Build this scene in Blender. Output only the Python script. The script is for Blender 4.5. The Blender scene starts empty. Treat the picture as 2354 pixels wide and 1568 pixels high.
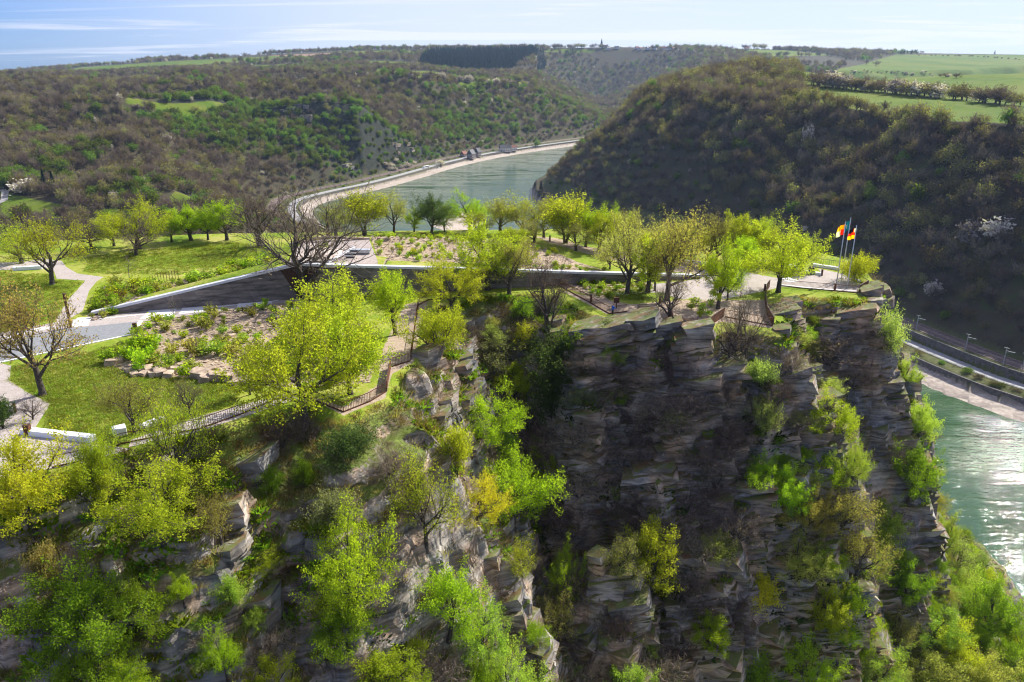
import bpy, bmesh, math, random
import numpy as np
from mathutils import Vector, Matrix, Euler

R = math.radians
scene = bpy.context.scene
COL = scene.collection

# ------------------------------------------------------------------ camera, world, sun, exposure
PITCH = 20.0
CAMZ = 32.0
FV = 1765.0                      # focal length in units of a 2353-wide picture
CX, CY = 1176.5, 784.0
cd = bpy.data.cameras.new('camera')
cam = bpy.data.objects.new('camera', cd); COL.objects.link(cam)
cam.location = (0, 0, CAMZ); cam.rotation_euler = (R(90 - PITCH), 0, 0)
cd.sensor_width = 36.0; cd.lens = 36.0 * FV / 2353.0
cd.clip_start = 0.5; cd.clip_end = 40000
scene.camera = cam
try:
    scene.cycles.max_bounces = 6; scene.cycles.diffuse_bounces = 3; scene.cycles.transmission_bounces = 4
    scene.cycles.glossy_bounces = 2; scene.cycles.volume_bounces = 0
    scene.cycles.sample_clamp_indirect = 6.0
    scene.cycles.use_denoising = True; scene.cycles.filter_width = 1.15
except Exception:
    pass

SUN_AZ, SUN_EL = 47.0, 42.0      # degrees to the right of the view axis (+Y), above the horizon
sv = Vector((math.sin(R(SUN_AZ)) * math.cos(R(SUN_EL)), math.cos(R(SUN_AZ)) * math.cos(R(SUN_EL)), math.sin(R(SUN_EL))))
world = bpy.data.worlds.new('World'); scene.world = world; world.use_nodes = True
nt = world.node_tree; nt.nodes.clear()
wo = nt.nodes.new('ShaderNodeOutputWorld'); bg = nt.nodes.new('ShaderNodeBackground')
sky = nt.nodes.new('ShaderNodeTexSky'); sky.sky_type = 'NISHITA'; sky.sun_disc = False
sky.sun_elevation = R(SUN_EL); sky.sun_rotation = R(SUN_AZ); sky.air_density = 1.0; sky.dust_density = 0.6; sky.ozone_density = 2.0
sky.altitude = 200
def N(t, tree=None): return (tree or nt).nodes.new(t)
def mathn(tree, op, a, b=None, c=None, clamp=False):
    n = tree.nodes.new('ShaderNodeMath'); n.operation = op; n.use_clamp = clamp
    for i, v in enumerate((a, b, c)):
        if v is None: continue
        if isinstance(v, (int, float)): n.inputs[i].default_value = v
        else: tree.links.new(v, n.inputs[i])
    return n.outputs[0]
def maprange(tree, v, a, b, c=0.0, d=1.0, smooth=True):
    n = tree.nodes.new('ShaderNodeMapRange'); n.interpolation_type = 'SMOOTHSTEP' if smooth else 'LINEAR'
    tree.links.new(v, n.inputs[0])
    for i, k in enumerate((a, b, c, d)): n.inputs[i + 1].default_value = k
    return n.outputs[0]
tc = N('ShaderNodeTexCoord')
sep = N('ShaderNodeSeparateXYZ'); nt.links.new(tc.outputs['Generated'], sep.inputs[0])
# cirrus: project the direction on a high plane, stretch, fractal noise
zc = mathn(nt, 'MAXIMUM', mathn(nt, 'ADD', sep.outputs[2], 0.06), 0.02)
u = mathn(nt, 'DIVIDE', sep.outputs[0], zc); v = mathn(nt, 'DIVIDE', sep.outputs[1], zc)
cmb = N('ShaderNodeCombineXYZ'); nt.links.new(u, cmb.inputs[0]); nt.links.new(v, cmb.inputs[1])
mp = N('ShaderNodeMapping'); nt.links.new(cmb.outputs[0], mp.inputs[0])
mp.inputs['Rotation'].default_value = (0, 0, R(24)); mp.inputs['Scale'].default_value = (0.16, 0.55, 1)
n1 = N('ShaderNodeTexNoise'); nt.links.new(mp.outputs[0], n1.inputs[0])
n1.inputs['Scale'].default_value = 1.1; n1.inputs['Detail'].default_value = 9; n1.inputs['Roughness'].default_value = 0.62; n1.inputs['Distortion'].default_value = 0.9
streak = maprange(nt, n1.outputs[0], 0.48, 0.68)
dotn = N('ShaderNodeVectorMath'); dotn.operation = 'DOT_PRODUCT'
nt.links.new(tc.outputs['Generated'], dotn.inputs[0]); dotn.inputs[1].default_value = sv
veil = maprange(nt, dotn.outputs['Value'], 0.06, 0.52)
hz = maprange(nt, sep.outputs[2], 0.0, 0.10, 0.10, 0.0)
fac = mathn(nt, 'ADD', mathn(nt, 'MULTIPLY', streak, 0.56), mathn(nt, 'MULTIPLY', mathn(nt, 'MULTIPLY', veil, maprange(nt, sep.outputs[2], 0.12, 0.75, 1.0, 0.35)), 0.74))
fac = mathn(nt, 'ADD', fac, maprange(nt, sep.outputs[2], 0.14, 0.6, 0.0, 0.22))  # extra white overhead, out of view, added to lift the fill on shaded cliffs
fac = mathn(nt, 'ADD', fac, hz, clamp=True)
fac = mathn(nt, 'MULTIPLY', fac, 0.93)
mx = N('ShaderNodeMix'); mx.data_type = 'RGBA'
blu = N('ShaderNodeMix'); blu.data_type = 'RGBA'; blu.blend_type = 'MULTIPLY'; blu.inputs[0].default_value = 1.0
nt.links.new(sky.outputs[0], blu.inputs[6]); blu.inputs[7].default_value = (.13, .275, .64, 1)
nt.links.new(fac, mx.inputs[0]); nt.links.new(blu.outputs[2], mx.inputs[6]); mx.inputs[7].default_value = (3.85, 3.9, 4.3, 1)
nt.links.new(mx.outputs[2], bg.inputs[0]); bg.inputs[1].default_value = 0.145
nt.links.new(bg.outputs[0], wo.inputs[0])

sl = bpy.data.lights.new('sun', 'SUN'); sun = bpy.data.objects.new('sun', sl); COL.objects.link(sun)
sl.energy = 5.0; sl.angle = R(0.53); sl.color = (1.0, 0.955, 0.88)
sun.rotation_euler = sv.to_track_quat('Z', 'Y').to_euler(); sun.location = (200, 200, 400)
scene.view_settings.view_transform = 'Standard'; scene.view_settings.look = 'None'
scene.view_settings.exposure = 0.85; scene.view_settings.gamma = 1.0; scene.view_settings.use_curve_mapping = False

# ------------------------------------------------------------------ helpers: view <-> world
CP, SP = math.cos(R(PITCH)), math.sin(R(PITCH))
def ray(px, py):
    a = (px - CX) / FV; b = -(py - CY) / FV
    return np.array([a, CP + b * SP, -SP + b * CP])
def G(px, py, z=0.0):
    d = ray(px, py); t = (z - CAMZ) / d[2]
    return (d[0] * t, d[1] * t)
def project(p):
    x, y, z = p[0], p[1], p[2] - CAMZ
    dep = y * CP - z * SP; up = y * SP + z * CP
    return CX + FV * x / dep, CY - FV * up / dep, dep

# ------------------------------------------------------------------ numpy noise
def _h(ix, iy, seed):
    n = (ix.astype(np.int64) * 374761393 + iy.astype(np.int64) * 668265263 + seed * 974634541) & 0xffffffff
    n = ((n ^ (n >> 13)) * 1274126177) & 0xffffffff
    return ((n ^ (n >> 16)) & 0xffff) / 65535.0
def vn(x, y, seed=0):
    ix = np.floor(x); iy = np.floor(y); fx = x - ix; fy = y - iy
    fx = fx * fx * fx * (fx * (fx * 6 - 15) + 10); fy = fy * fy * fy * (fy * (fy * 6 - 15) + 10)
    a = _h(ix, iy, seed); b = _h(ix + 1, iy, seed); c = _h(ix, iy + 1, seed); d = _h(ix + 1, iy + 1, seed)
    return (a * (1 - fx) + b * fx) * (1 - fy) + (c * (1 - fx) + d * fx) * fy
def fbm(x, y, scale, oct=4, seed=0, rough=0.5):
    s = 0; amp = 1; tot = 0
    x = np.asarray(x, float) / scale; y = np.asarray(y, float) / scale
    for o in range(oct):
        s = s + amp * (vn(x, y, seed + o * 17) * 2 - 1); tot += amp
        amp *= rough; x = x * 2.03 + 5.2; y = y * 2.03 + 1.7
    return s / tot
def sstep(a, b, x):
    t = np.clip((x - a) / (b - a), 0, 1); return t * t * (3 - 2 * t)
def seg_d(x, y, p, q):
    vx, vy = q[0] - p[0], q[1] - p[1]
    L = vx * vx + vy * vy + 1e-9
    t = np.clip(((x - p[0]) * vx + (y - p[1]) * vy) / L, 0, 1)
    dx = x - p[0] - t * vx; dy = y - p[1] - t * vy
    return np.sqrt(dx * dx + dy * dy), t, vx * dy - vy * dx
def sd_polygon(x, y, poly):
    x = np.asarray(x, float); y = np.asarray(y, float)
    d = np.full(x.shape, 1e9); ins = np.zeros(x.shape, bool)
    n = len(poly)
    for i in range(n):
        p, q = poly[i], poly[(i + 1) % n]
        d = np.minimum(d, seg_d(x, y, p, q)[0])
        if p[1] != q[1]:
            c = ((p[1] > y) != (q[1] > y)) & (x < (q[0] - p[0]) * (y - p[1]) / (q[1] - p[1]) + p[0])
            ins ^= c
    return np.where(ins, -d, d)
def inside(x, y, poly): return sd_polygon(x, y, poly) < 0
def sd_line(x, y, line):
    x = np.asarray(x, float); y = np.asarray(y, float)
    best = np.full(x.shape, 1e9); side = np.zeros(x.shape)
    for i in range(len(line) - 1):
        d, t, cr = seg_d(x, y, line[i], line[i + 1])
        m = d < best; best = np.where(m, d, best); side = np.where(m, np.sign(cr), side)
    return best * side            # positive on the left of the line's direction

# ------------------------------------------------------------------ the shape of the land
WATER = -123.0
BANK_L = [(320, -400), (240, -100), (205, 100), (150, 190), (110, 290), (60, 420), (-20, 560), (-170, 720), (-230, 860), (-208, 928), (-158, 1014), (-56, 1305), (104, 1524), (250, 1680), (460, 1800), (900, 2000), (2000, 2300), (5000, 3000)]
BANK_R = [(520, -400), (420, -100), (330, 150), (262, 270), (233, 315), (207, 356), (150, 560), (60, 800), (12, 960), (60, 1130), (140, 1300), (260, 1450), (450, 1560), (900, 1760), (2000, 2050), (5000, 2700)]
def chaikin(P):
    out = [P[0]]
    for a, b in zip(P[:-1], P[1:]):
        out += [(a[0] * .75 + b[0] * .25, a[1] * .75 + b[1] * .25), (a[0] * .25 + b[0] * .75, a[1] * .25 + b[1] * .75)]
    return out + [P[-1]]
BANK_L = chaikin(BANK_L); BANK_R = chaikin(BANK_R)
SKY_PX = np.array([-400, 0, 180, 380, 600, 830, 1177, 1400, 1700, 1930, 2353, 2800]); SKY_E = np.array([-1.3, -.84, -.38, .13, .44, .8, .85, .94, .84, .62, .45, .4])
SKY_A = (SKY_PX - CX) / FV * CP
RIM = [G(*p) for p in [(-900, 1090), (-300, 1110), (0, 1112), (190, 1068), (300, 1030), (460, 997), (560, 968), (690, 922), (790, 960), (890, 915), (910, 855), (958, 833), (968, 765), (985, 712), (1060, 688), (1130, 680), (1280, 676), (1345, 715), (1400, 740), (1540, 760), (1600, 780), (1660, 750), (1790, 765), (1800, 705), (1830, 682), (1920, 684), (2003, 690), (2012, 652)]]
RIM += [(58, 128), (52, 140), (40, 150), (15, 155), (-20, 153), (-60, 150), (-95, 142), (-140, 138), (-260, 130)]
WALL = [G(210, 725), G(690, 687), G(1610, 640)]
WX = [WALL[0][0], WALL[1][0], WALL[2][0]]; WY = [WALL[0][1], WALL[1][1], WALL[2][1]]
WH = [0.25, 5.0, 0.35]
def wall_y(x): return np.interp(x, WX, WY)
def wall_h(x): return np.interp(x, WX, WH)
def mound(x, y):
    h = np.where((x > WX[0]) & (x < WX[2]), wall_h(x), 0.0)
    back = np.interp(x, [WX[0], WX[1] - 6, WX[1], 10, WX[2]], [4, 9, 22, 22, 8])
    d = y - wall_y(x)
    f = 1 - sstep(0.75, 1.9, d / back)
    m = h * f * sstep(0.42, 0.62, d)
    m = m - .55 * ((x > -33.5) & (x < -18.6) & (d > 1.0) & (y < 126.5))
    return m
def rib_h(x, y, pts, w, s):
    best = np.full(x.shape, -1e9)
    for i in range(len(pts) - 1):
        d, t, cr = seg_d(x, y, pts[i], pts[i + 1])
        z = pts[i][2] + (pts[i + 1][2] - pts[i][2]) * t
        best = np.maximum(best, z - s * np.maximum(0, d - w))
    return best
def PZ(px, py, y):
    d = ray(px, py); t = y / d[1]; return (d[0] * t, y, CAMZ + d[2] * t)
RIBS = [([PZ(690, 925, 70.5), PZ(670, 1060, 66.5), PZ(655, 1180, 62.5)], 3.4, 3.2),
        ([PZ(480, 1040, 62), PZ(420, 1200, 54.5)], 3.0, 1.6),
        ([PZ(860, 985, 71), PZ(905, 1112, 68), PZ(962, 1270, 64), PZ(1000, 1420, 61), PZ(1080, 1568, 58), PZ(1150, 1760, 54)], 0.8, 2.9),
        ([PZ(960, 850, 77), PZ(1060, 1100, 72), PZ(1140, 1265, 68.5), PZ(1240, 1480, 64), PZ(1290, 1600, 61)], 1.0, 2.3),
        ([PZ(330, 1240, 55), PZ(430, 1385, 51.5), PZ(520, 1568, 47), PZ(560, 1700, 45)], 0.7, 2.6),
        ([PZ(60, 1290, 50), PZ(120, 1450, 46)], 1.2, 2.2),
        ([PZ(1400, 1290, 72), PZ(1420, 1420, 69.5), PZ(1400, 1568, 66)], 1.4, 1.8),
        ([PZ(1530, 790, 90.5), PZ(1570, 1000, 87), PZ(1600, 1300, 82.5), PZ(1640, 1568, 78)], 3.2, 3.0),
        ([PZ(1740, 790, 92), PZ(1720, 1100, 88), PZ(1800, 1480, 81)], 2.0, 3.0),
        ([PZ(2000, 720, 104), PZ(2040, 1000, 101.5), PZ(2090, 1250, 97), PZ(2150, 1420, 91)], 2.2, 3.2)]
def h_loreley(x, y, detail=True):
    d = sd_polygon(x, y, RIM)
    m = mound(x, y)
    front = np.maximum(sstep(2, 14, 112 + 0.05 * x - y), sstep(46, 54, x))
    g = np.interp(x, [-60, -35, -15, -6, 0, 8, 14, 45, 60], [5, 6, 9, 5, 4, 3, 0.8, 0.8, 1.0])
    s1 = np.interp(x, [-60, -35, -15, -6, 0, 8, 14, 45, 60], [.4, .45, .72, .9, .8, .8, .5, .5, .6])
    s2 = np.interp(x, [-60, -35, -15, -6, 0, 8, 14, 45, 56, 70], [1.3, 1.4, 1.7, 1.8, 1.9, 2.05, 2.3, 2.4, 2.6, 2.5])
    zb = np.interp(x, [-60, -30, -10, 5, 20, 50, 70], [-16, -20, -34, -48, -52, -44, -42])
    g = g * front + (1 - front) * 3; s1 = s1 * front + (1 - front) * .35; s2 = s2 * front + (1 - front) * .85
    if detail:
        rid = 1 - 2.2 * np.abs(fbm(x - .25 * y, .35 * y, 17.0, 3, 14))
        wob = fbm(x, y, 9.0, 4, 3) * 3.0 + fbm(x, y, 2.6, 3, 9) * 0.8 - np.interp(x, [-5, 8], [2.5, 3.4]) * (rid - .35)
        dd = np.maximum(0, d + wob * sstep(0.3, 5, d))
    else:
        dd = np.maximum(0, d)
    z = -np.minimum(dd, g) * s1 - np.maximum(0, dd - g) * s2
    zfoot = zb + (z - zb) / np.maximum(s2, .5) * 1.05
    z = np.where(z < zb, zfoot, z)
    wx = x + fbm(x, y, 4.0, 3, 21) * 1.1 if detail else x
    wy = y + fbm(x, y, 4.0, 3, 22) * 1.1 if detail else y
    for pts, w, s in RIBS:
        z = np.where(d > 0, np.maximum(z, rib_h(wx, wy, pts, w, s)), z)
    if detail:
        msk = sstep(0.6, 3.0, d) * front
        p = 3.1
        b = z - 0.24 * x + fbm(x, y, 9, 3, 5) * 3.0
        q = b / p; fq = q - np.floor(q)
        bt = (np.floor(q) + sstep(0.45, 0.95, fq)) * p
        z = z + (bt - b) * (.55 + .35 * fbm(x, y, 14, 2, 44)) * msk
        z = z + fbm(x, y, 1.6, 3, 31) * 0.45 * msk + fbm(x, y, 5, 3, 37) * 0.5 * sstep(0, 2, d)
    return np.where(d > 0, z, 0.0) + m, d
BLUFF = [PZ(992, 350, 1215), PZ(965, 305, 1200), PZ(930, 278, 1180), PZ(865, 247, 1150), PZ(740, 232, 1130), PZ(630, 248, 1110), PZ(560, 290, 1080)]
def h_far(x, y):
    dR = -sd_line(x, y, BANK_R); dL = sd_line(x, y, BANK_L)
    a = x / np.maximum(y, 50.0)
    e = np.interp(a, SKY_A, SKY_E)
    zs = CAMZ + 3500 * np.tan(np.radians(e))
    n_big = fbm(x, y, 420, 4, 51)
    gul = fbm(x + 40 * fbm(x, y, 150, 2, 8), y, 130, 4, 61)
    # left bank
    fy = lambda ys, zv: np.interp(y, ys, zv)
    capA = np.where(y < 1600, fy([350, 450, 520, 650, 850, 1100, 1600], [-99, -97, -93, -62, -37, -25, -9]), -9 + (zs + 9) * np.clip((y - 1600) / 1900, 0, 1))
    capB = np.where(y < 2300, fy([1400, 1700, 2300], [-13, -9, 6]), 6 + (zs - 6) * np.clip((y - 2300) / 1200, 0, 1))
    w = sstep(-0.17, -0.03, a)
    cap = capA * (1 - w) + capB * w
    cap = cap - np.maximum(0, y - 3500) * 0.012 + n_big * 9 * sstep(500, 1200, y) * (1 - sstep(2600, 3300, y)) + (gul * 12 + (.55 - 2 * np.abs(fbm(x - .3 * y, y * .55, 210, 3, 68))) * 26) * sstep(520, 760, y) * (1 - sstep(1500, 2300, y))
    g2 = np.exp(-(((x + 215) / 120) ** 2 + ((y - 1130) / 150) ** 2))
    sL = 0.56 + 0.3 * g2
    hill = -114.5 + np.maximum(0, dL - 55) * sL + gul * np.minimum(28, np.maximum(0, dL - 55) * .22)
    
    # gorge that runs away from the river on the far side
    gd = seg_d(x, y, (250, 1720), (330, 3000))[0]
    gorge = -100 + np.maximum(0, gd - 25) * 0.42
    zl = np.minimum(hill, cap)
    zl = np.where((a > 0.03) & (y > 1600), np.minimum(zl, gorge + n_big * 6), zl)
    bx = x + fbm(x, y, 40, 3, 41) * 16; by = y + fbm(x, y, 40, 3, 42) * 16
    zl = np.maximum(zl, np.minimum(rib_h(bx, by, BLUFF, 10, 1.15), -114.5 + (dL - 56) * 2.0 + gul * 8))
    zl = np.where(dL < 58, np.interp(dL, [0, 13, 14.5, 17, 28, 36, 52, 58], [-123.2, -120.8, -117.2, -117, -117, -116.3, -115.6, -114.6]), zl)
    # right bank
    dR0 = dR; dR = np.where(dR > 0, dR + 34 * sstep(620, 760, y) * sstep(0, 6, dR), dR)
    bumpR = 24 * np.exp(-(((x - 300) / 105) ** 2 + ((y - 1000) / 150) ** 2))
    capR = -5 + bumpR + np.clip(dR - 180, 0, 1200) * 0.053 + n_big * 7 + fbm(x, y, 90, 3, 71) * 2.5
    gr_ = 1 - 2 * np.abs(fbm(x + .35 * y, y * .5 - x * .2, 120, 3, 66)); gr_ = gr_ - .45
    hr = -111.5 + np.maximum(0, dR - 50) * 0.87 + (gul * .6 + gr_ * .9) * np.minimum(34, np.maximum(0, dR - 50) * .32)
    zr = np.minimum(hr, capR); zr = zr - 2 * np.exp(-((hr - capR) / 10.0) ** 2)
    zr = np.where(dR < 52, np.interp(dR, [0, 15, 15.6, 16.2, 26, 34, 34.6, 37, 50, 52], [-123.2, -121.2, -121.0, -117.6, -117.0, -117, -112.2, -112, -112, -111.5]), zr)
    dR = dR0
    z = np.full(np.shape(x), -127.0)
    z = np.where(dL > 0, zl, z); z = np.where(dR > 0, zr, z)
    return z, dL, dR
def H(x, y, detail=True):
    x = np.asarray(x, float); y = np.asarray(y, float)
    zf = h_far(x, y)[0]
    zn = h_loreley(x, y, detail)[0]
    return np.maximum(zf, zn)
_TS = np.concatenate([np.linspace(30, 170, 1400), np.geomspace(171, 9000, 900)])
def hit(px, py, tries=60):
    """first point of the ground met along the sight line of a picture position"""
    for k in range(tries):
        d = ray(px, py + k * 0.7); P = d[None, :] * _TS[:, None]
        z = CAMZ + P[:, 2]; h = H(P[:, 0], P[:, 1])
        m = np.nonzero(h >= z)[0]
        if len(m):
            i = m[0]
            return Vector((P[i, 0], P[i, 1], float(h[i])))
    return Vector((P[-1, 0], P[-1, 1], float(h[-1])))
def ground(px, py, z=0.0):
    x, y = G(px, py, z)
    return Vector((x, y, float(H(np.array([x]), np.array([y]))[0])))

# ------------------------------------------------------------------ helpers: objects
def props(o, label=None, cat=None, group=None, kind=None):
    if label: o['label'] = label
    if cat: o['category'] = cat
    if group: o['group'] = group
    if kind: o['kind'] = kind
    return o
def link(name, me, parent=None, mats=None):
    o = bpy.data.objects.new(name, me); COL.objects.link(o)
    if parent: o.parent = parent
    if mats and me is not None and not len(me.materials):
        for m in mats: me.materials.append(m)
    return o
def empty(name, loc=(0, 0, 0), rz=0, label=None, cat=None, group=None):
    o = bpy.data.objects.new(name, None); COL.objects.link(o); o.empty_display_size = 0.3
    o.location = loc; o.rotation_euler = (0, 0, rz)
    return props(o, label, cat, group)
def mesh_np(name, V, F, smooth=False, mi=None):
    """F: int array (n,3) or (n,4)"""
    V = np.asarray(V, np.float32); F = np.asarray(F, np.int32)
    me = bpy.data.meshes.new(name); k = F.shape[1]
    me.vertices.add(len(V)); me.vertices.foreach_set('co', V.ravel())
    me.loops.add(F.size); me.loops.foreach_set('vertex_index', F.ravel())
    me.polygons.add(len(F)); me.polygons.foreach_set('loop_start', np.arange(0, F.size, k, dtype=np.int32))
    me.polygons.foreach_set('use_smooth', np.full(len(F), smooth))
    if mi is not None: me.polygons.foreach_set('material_index', np.asarray(mi, np.int32))
    me.update(calc_edges=True); me.validate()
    return me
def attr(me, name, vals):
    a = me.attributes.new(name, 'FLOAT', 'POINT'); a.data.foreach_set('value', np.asarray(vals, np.float32))
class MB:
    """collects boxes, prisms and tubes into one mesh"""
    def __init__(s): s.v = []; s.f = []; s.m = []
    def add(s, vs, fs, m=0):
        b = len(s.v); s.v += [tuple(v) for v in vs]; s.f += [tuple(b + i for i in f) for f in fs]; s.m += [m] * len(fs)
    def box(s, c, d, rz=0, m=0, rx=0, ry=0):
        e = Euler((rx, ry, rz)).to_matrix(); c = Vector(c)
        vs = [c + e @ Vector((sx * d[0] / 2, sy * d[1] / 2, sz * d[2] / 2)) for sz in (-1, 1) for sx, sy in ((-1, -1), (1, -1), (1, 1), (-1, 1))]
        s.add(vs, [(3, 2, 1, 0), (4, 5, 6, 7), (0, 1, 5, 4), (1, 2, 6, 5), (2, 3, 7, 6), (3, 0, 4, 7)], m); return s
    def prism(s, poly, z0, z1, m=0):
        n = len(poly); z0 = z0 if isinstance(z0, (list, tuple)) else [z0] * n; z1 = z1 if isinstance(z1, (list, tuple)) else [z1] * n
        vs = [(p[0], p[1], z0[i]) for i, p in enumerate(poly)] + [(p[0], p[1], z1[i]) for i, p in enumerate(poly)]
        s.add(vs, [tuple(range(n - 1, -1, -1)), tuple(range(n, 2 * n))] + [(i, (i + 1) % n, n + (i + 1) % n, n + i) for i in range(n)], m); return s
    def tube(s, pts, rad, n=6, m=0):
        pts = [Vector(p) for p in pts]; rad = rad if isinstance(rad, (list, tuple)) else [rad] * len(pts)
        vs = []; fs = []
        for i, p in enumerate(pts):
            t = (pts[min(i + 1, len(pts) - 1)] - pts[max(i - 1, 0)]).normalized()
            ref = Vector((1, 0, 0)) if abs(t.z) > .8 else Vector((0, 0, 1))
            a = t.cross(ref).normalized(); b = t.cross(a)
            for k in range(n):
                an = 2 * math.pi * k / n; vs.append(p + (a * math.cos(an) + b * math.sin(an)) * rad[i])
        for i in range(len(pts) - 1):
            for k in range(n):
                fs.append((i * n + k, i * n + (k + 1) % n, (i + 1) * n + (k + 1) % n, (i + 1) * n + k))
        fs.append(tuple(range(n - 1, -1, -1))); fs.append(tuple((len(pts) - 1) * n + k for k in range(n)))
        s.add(vs, fs, m); return s
    def mesh(s, name, mats, smooth=False, bevel=0):
        me = bpy.data.meshes.new(name); me.from_pydata(s.v, [], s.f)
        for m in mats: me.materials.append(m)
        me.polygons.foreach_set('material_index', s.m)
        bm = bmesh.new(); bm.from_mesh(me); bmesh.ops.recalc_face_normals(bm, faces=bm.faces)
        if bevel: bmesh.ops.bevel(bm, geom=list(bm.edges), offset=bevel, segments=1, affect='EDGES', profile=.5)
        bm.to_mesh(me); bm.free()
        if smooth: me.polygons.foreach_set('use_smooth', [True] * len(me.polygons))
        me.update(); return me
    def build(s, name, mats, parent=None, smooth=False, bevel=0):
        mats = mats if isinstance(mats, (list, tuple)) else [mats]
        return link(name, s.mesh(name, mats, smooth, bevel), parent)

# ------------------------------------------------------------------ materials
def newmat(name):
    m = bpy.data.materials.new(name); m.use_nodes = True
    t = m.node_tree; t.nodes.clear()
    out = t.nodes.new('ShaderNodeOutputMaterial'); return m, t, out
def noise(t, vec, scale, detail=4, rough=.55, dist=0.0):
    n = t.nodes.new('ShaderNodeTexNoise'); n.inputs['Scale'].default_value = scale; n.inputs['Detail'].default_value = detail
    n.inputs['Roughness'].default_value = rough; n.inputs['Distortion'].default_value = dist
    if vec is not None: t.links.new(vec, n.inputs['Vector'])
    return n.outputs[0]
def ramp(t, fac, stops):
    n = t.nodes.new('ShaderNodeValToRGB'); cr = n.color_ramp
    while len(cr.elements) < len(stops): cr.elements.new(0.5)
    for e, (p, c) in zip(cr.elements, stops): e.position = p; e.color = (*c, 1)
    t.links.new(fac, n.inputs[0]); return n.outputs[0]
def mixc(t, fac, a, b, mode='MIX'):
    n = t.nodes.new('ShaderNodeMix'); n.data_type = 'RGBA'; n.blend_type = mode
    for i, v in ((0, fac), (6, a), (7, b)):
        if isinstance(v, (int, float)): n.inputs[i].default_value = v
        elif isinstance(v, tuple): n.inputs[i].default_value = (*v, 1) if len(v) == 3 else v
        else: t.links.new(v, n.inputs[i])
    return n.outputs[2]
def bump(t, h, strength=.5, dist=.1):
    n = t.nodes.new('ShaderNodeBump'); n.inputs['Strength'].default_value = strength; n.inputs['Distance'].default_value = dist
    t.links.new(h, n.inputs['Height']); return n.outputs[0]
def objco(t, scale=(1, 1, 1), rot=(0, 0, 0), which='Object'):
    tcn = t.nodes.new('ShaderNodeTexCoord'); m = t.nodes.new('ShaderNodeMapping')
    m.inputs['Scale'].default_value = scale; m.inputs['Rotation'].default_value = rot
    t.links.new(tcn.outputs[which], m.inputs[0]); return m.outputs[0]
def geopos(t, scale=(1, 1, 1), rot=(0, 0, 0)):
    g = t.nodes.new('ShaderNodeNewGeometry'); m = t.nodes.new('ShaderNodeMapping')
    m.inputs['Scale'].default_value = scale; m.inputs['Rotation'].default_value = rot
    t.links.new(g.outputs['Position'], m.inputs[0]); return m.outputs[0]
def principled(t, out, col, rough=.9, normal=None, spec=.25, metal=0.0):
    p = t.nodes.new('ShaderNodeBsdfPrincipled')
    if isinstance(col, tuple): p.inputs['Base Color'].default_value = (*col, 1)
    else: t.links.new(col, p.inputs['Base Color'])
    if isinstance(rough, (int, float)): p.inputs['Roughness'].default_value = rough
    else: t.links.new(rough, p.inputs['Roughness'])
    p.inputs['Specular IOR Level'].default_value = spec; p.inputs['Metallic'].default_value = metal
    if normal is not None: t.links.new(normal, p.inputs['Normal'])
    t.links.new(p.outputs[0], out.inputs[0]); return p
def simple(name, col, rough=.7, var=.25, scale=3.0, bmp=.0, metal=0.0, spec=.3):
    m, t, out = newmat(name); co = geopos(t)
    n = noise(t, co, scale, 5)
    c = mixc(t, maprange(t, n, .3, .7), tuple(k * (1 - var) for k in col), tuple(min(1, k * (1 + var)) for k in col))
    principled(t, out, c, rough, bump(t, n, bmp, .05) if bmp else None, spec, metal); return m
def getattr_node(t, name):
    n = t.nodes.new('ShaderNodeAttribute'); n.attribute_name = name; return n.outputs['Fac']
def foliage_mat(name, col=None, col2=None, trans=.5, usecolor=False, tr_gain=1.5):
    """leaf or twig faces: diffuse + translucent; colour by object colour or fixed, varied per leaf and per plant"""
    m, t, out = newmat(name)
    oi = t.nodes.new('ShaderNodeObjectInfo')
    tint = getattr_node(t, 'tint')
    if usecolor:
        base = oi.outputs['Color']
        base = mixc(t, mathn(t, 'MULTIPLY', tint, .8), base, mixc(t, 1.0, base, (.62, .70, .55), 'MULTIPLY'))
        hs = t.nodes.new('ShaderNodeHueSaturation'); t.links.new(base, hs.inputs['Color'])
        t.links.new(mathn(t, 'MULTIPLY_ADD', oi.outputs['Random'], .02, .49), hs.inputs['Hue'])
        t.links.new(mathn(t, 'MULTIPLY_ADD', oi.outputs['Random'], .3, .85), hs.inputs['Value']); base = hs.outputs[0]
    else:
        base = mixc(t, tint, col, col2 or col)
        hs = t.nodes.new('ShaderNodeHueSaturation'); t.links.new(base, hs.inputs['Color'])
        t.links.new(mathn(t, 'MULTIPLY_ADD', oi.outputs['Random'], .07, .465), hs.inputs['Hue'])
        t.links.new(mathn(t, 'MULTIPLY_ADD', oi.outputs['Random'], .9, .5), hs.inputs['Value']); base = hs.outputs[0]
    d = t.nodes.new('ShaderNodeBsdfDiffuse'); t.links.new(base, d.inputs[0])
    if trans > 0:
        tr = t.nodes.new('ShaderNodeBsdfTranslucent')
        t.links.new(mixc(t, 1.0, base, (tr_gain, tr_gain * 1.02, tr_gain * .5), 'MULTIPLY'), tr.inputs[0])
        mxs = t.nodes.new('ShaderNodeMixShader'); mxs.inputs[0].default_value = trans
        t.links.new(d.outputs[0], mxs.inputs[1]); t.links.new(tr.outputs[0], mxs.inputs[2])
        t.links.new(mxs.outputs[0], out.inputs[0])
    else:
        t.links.new(d.outputs[0], out.inputs[0])
    return m

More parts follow.
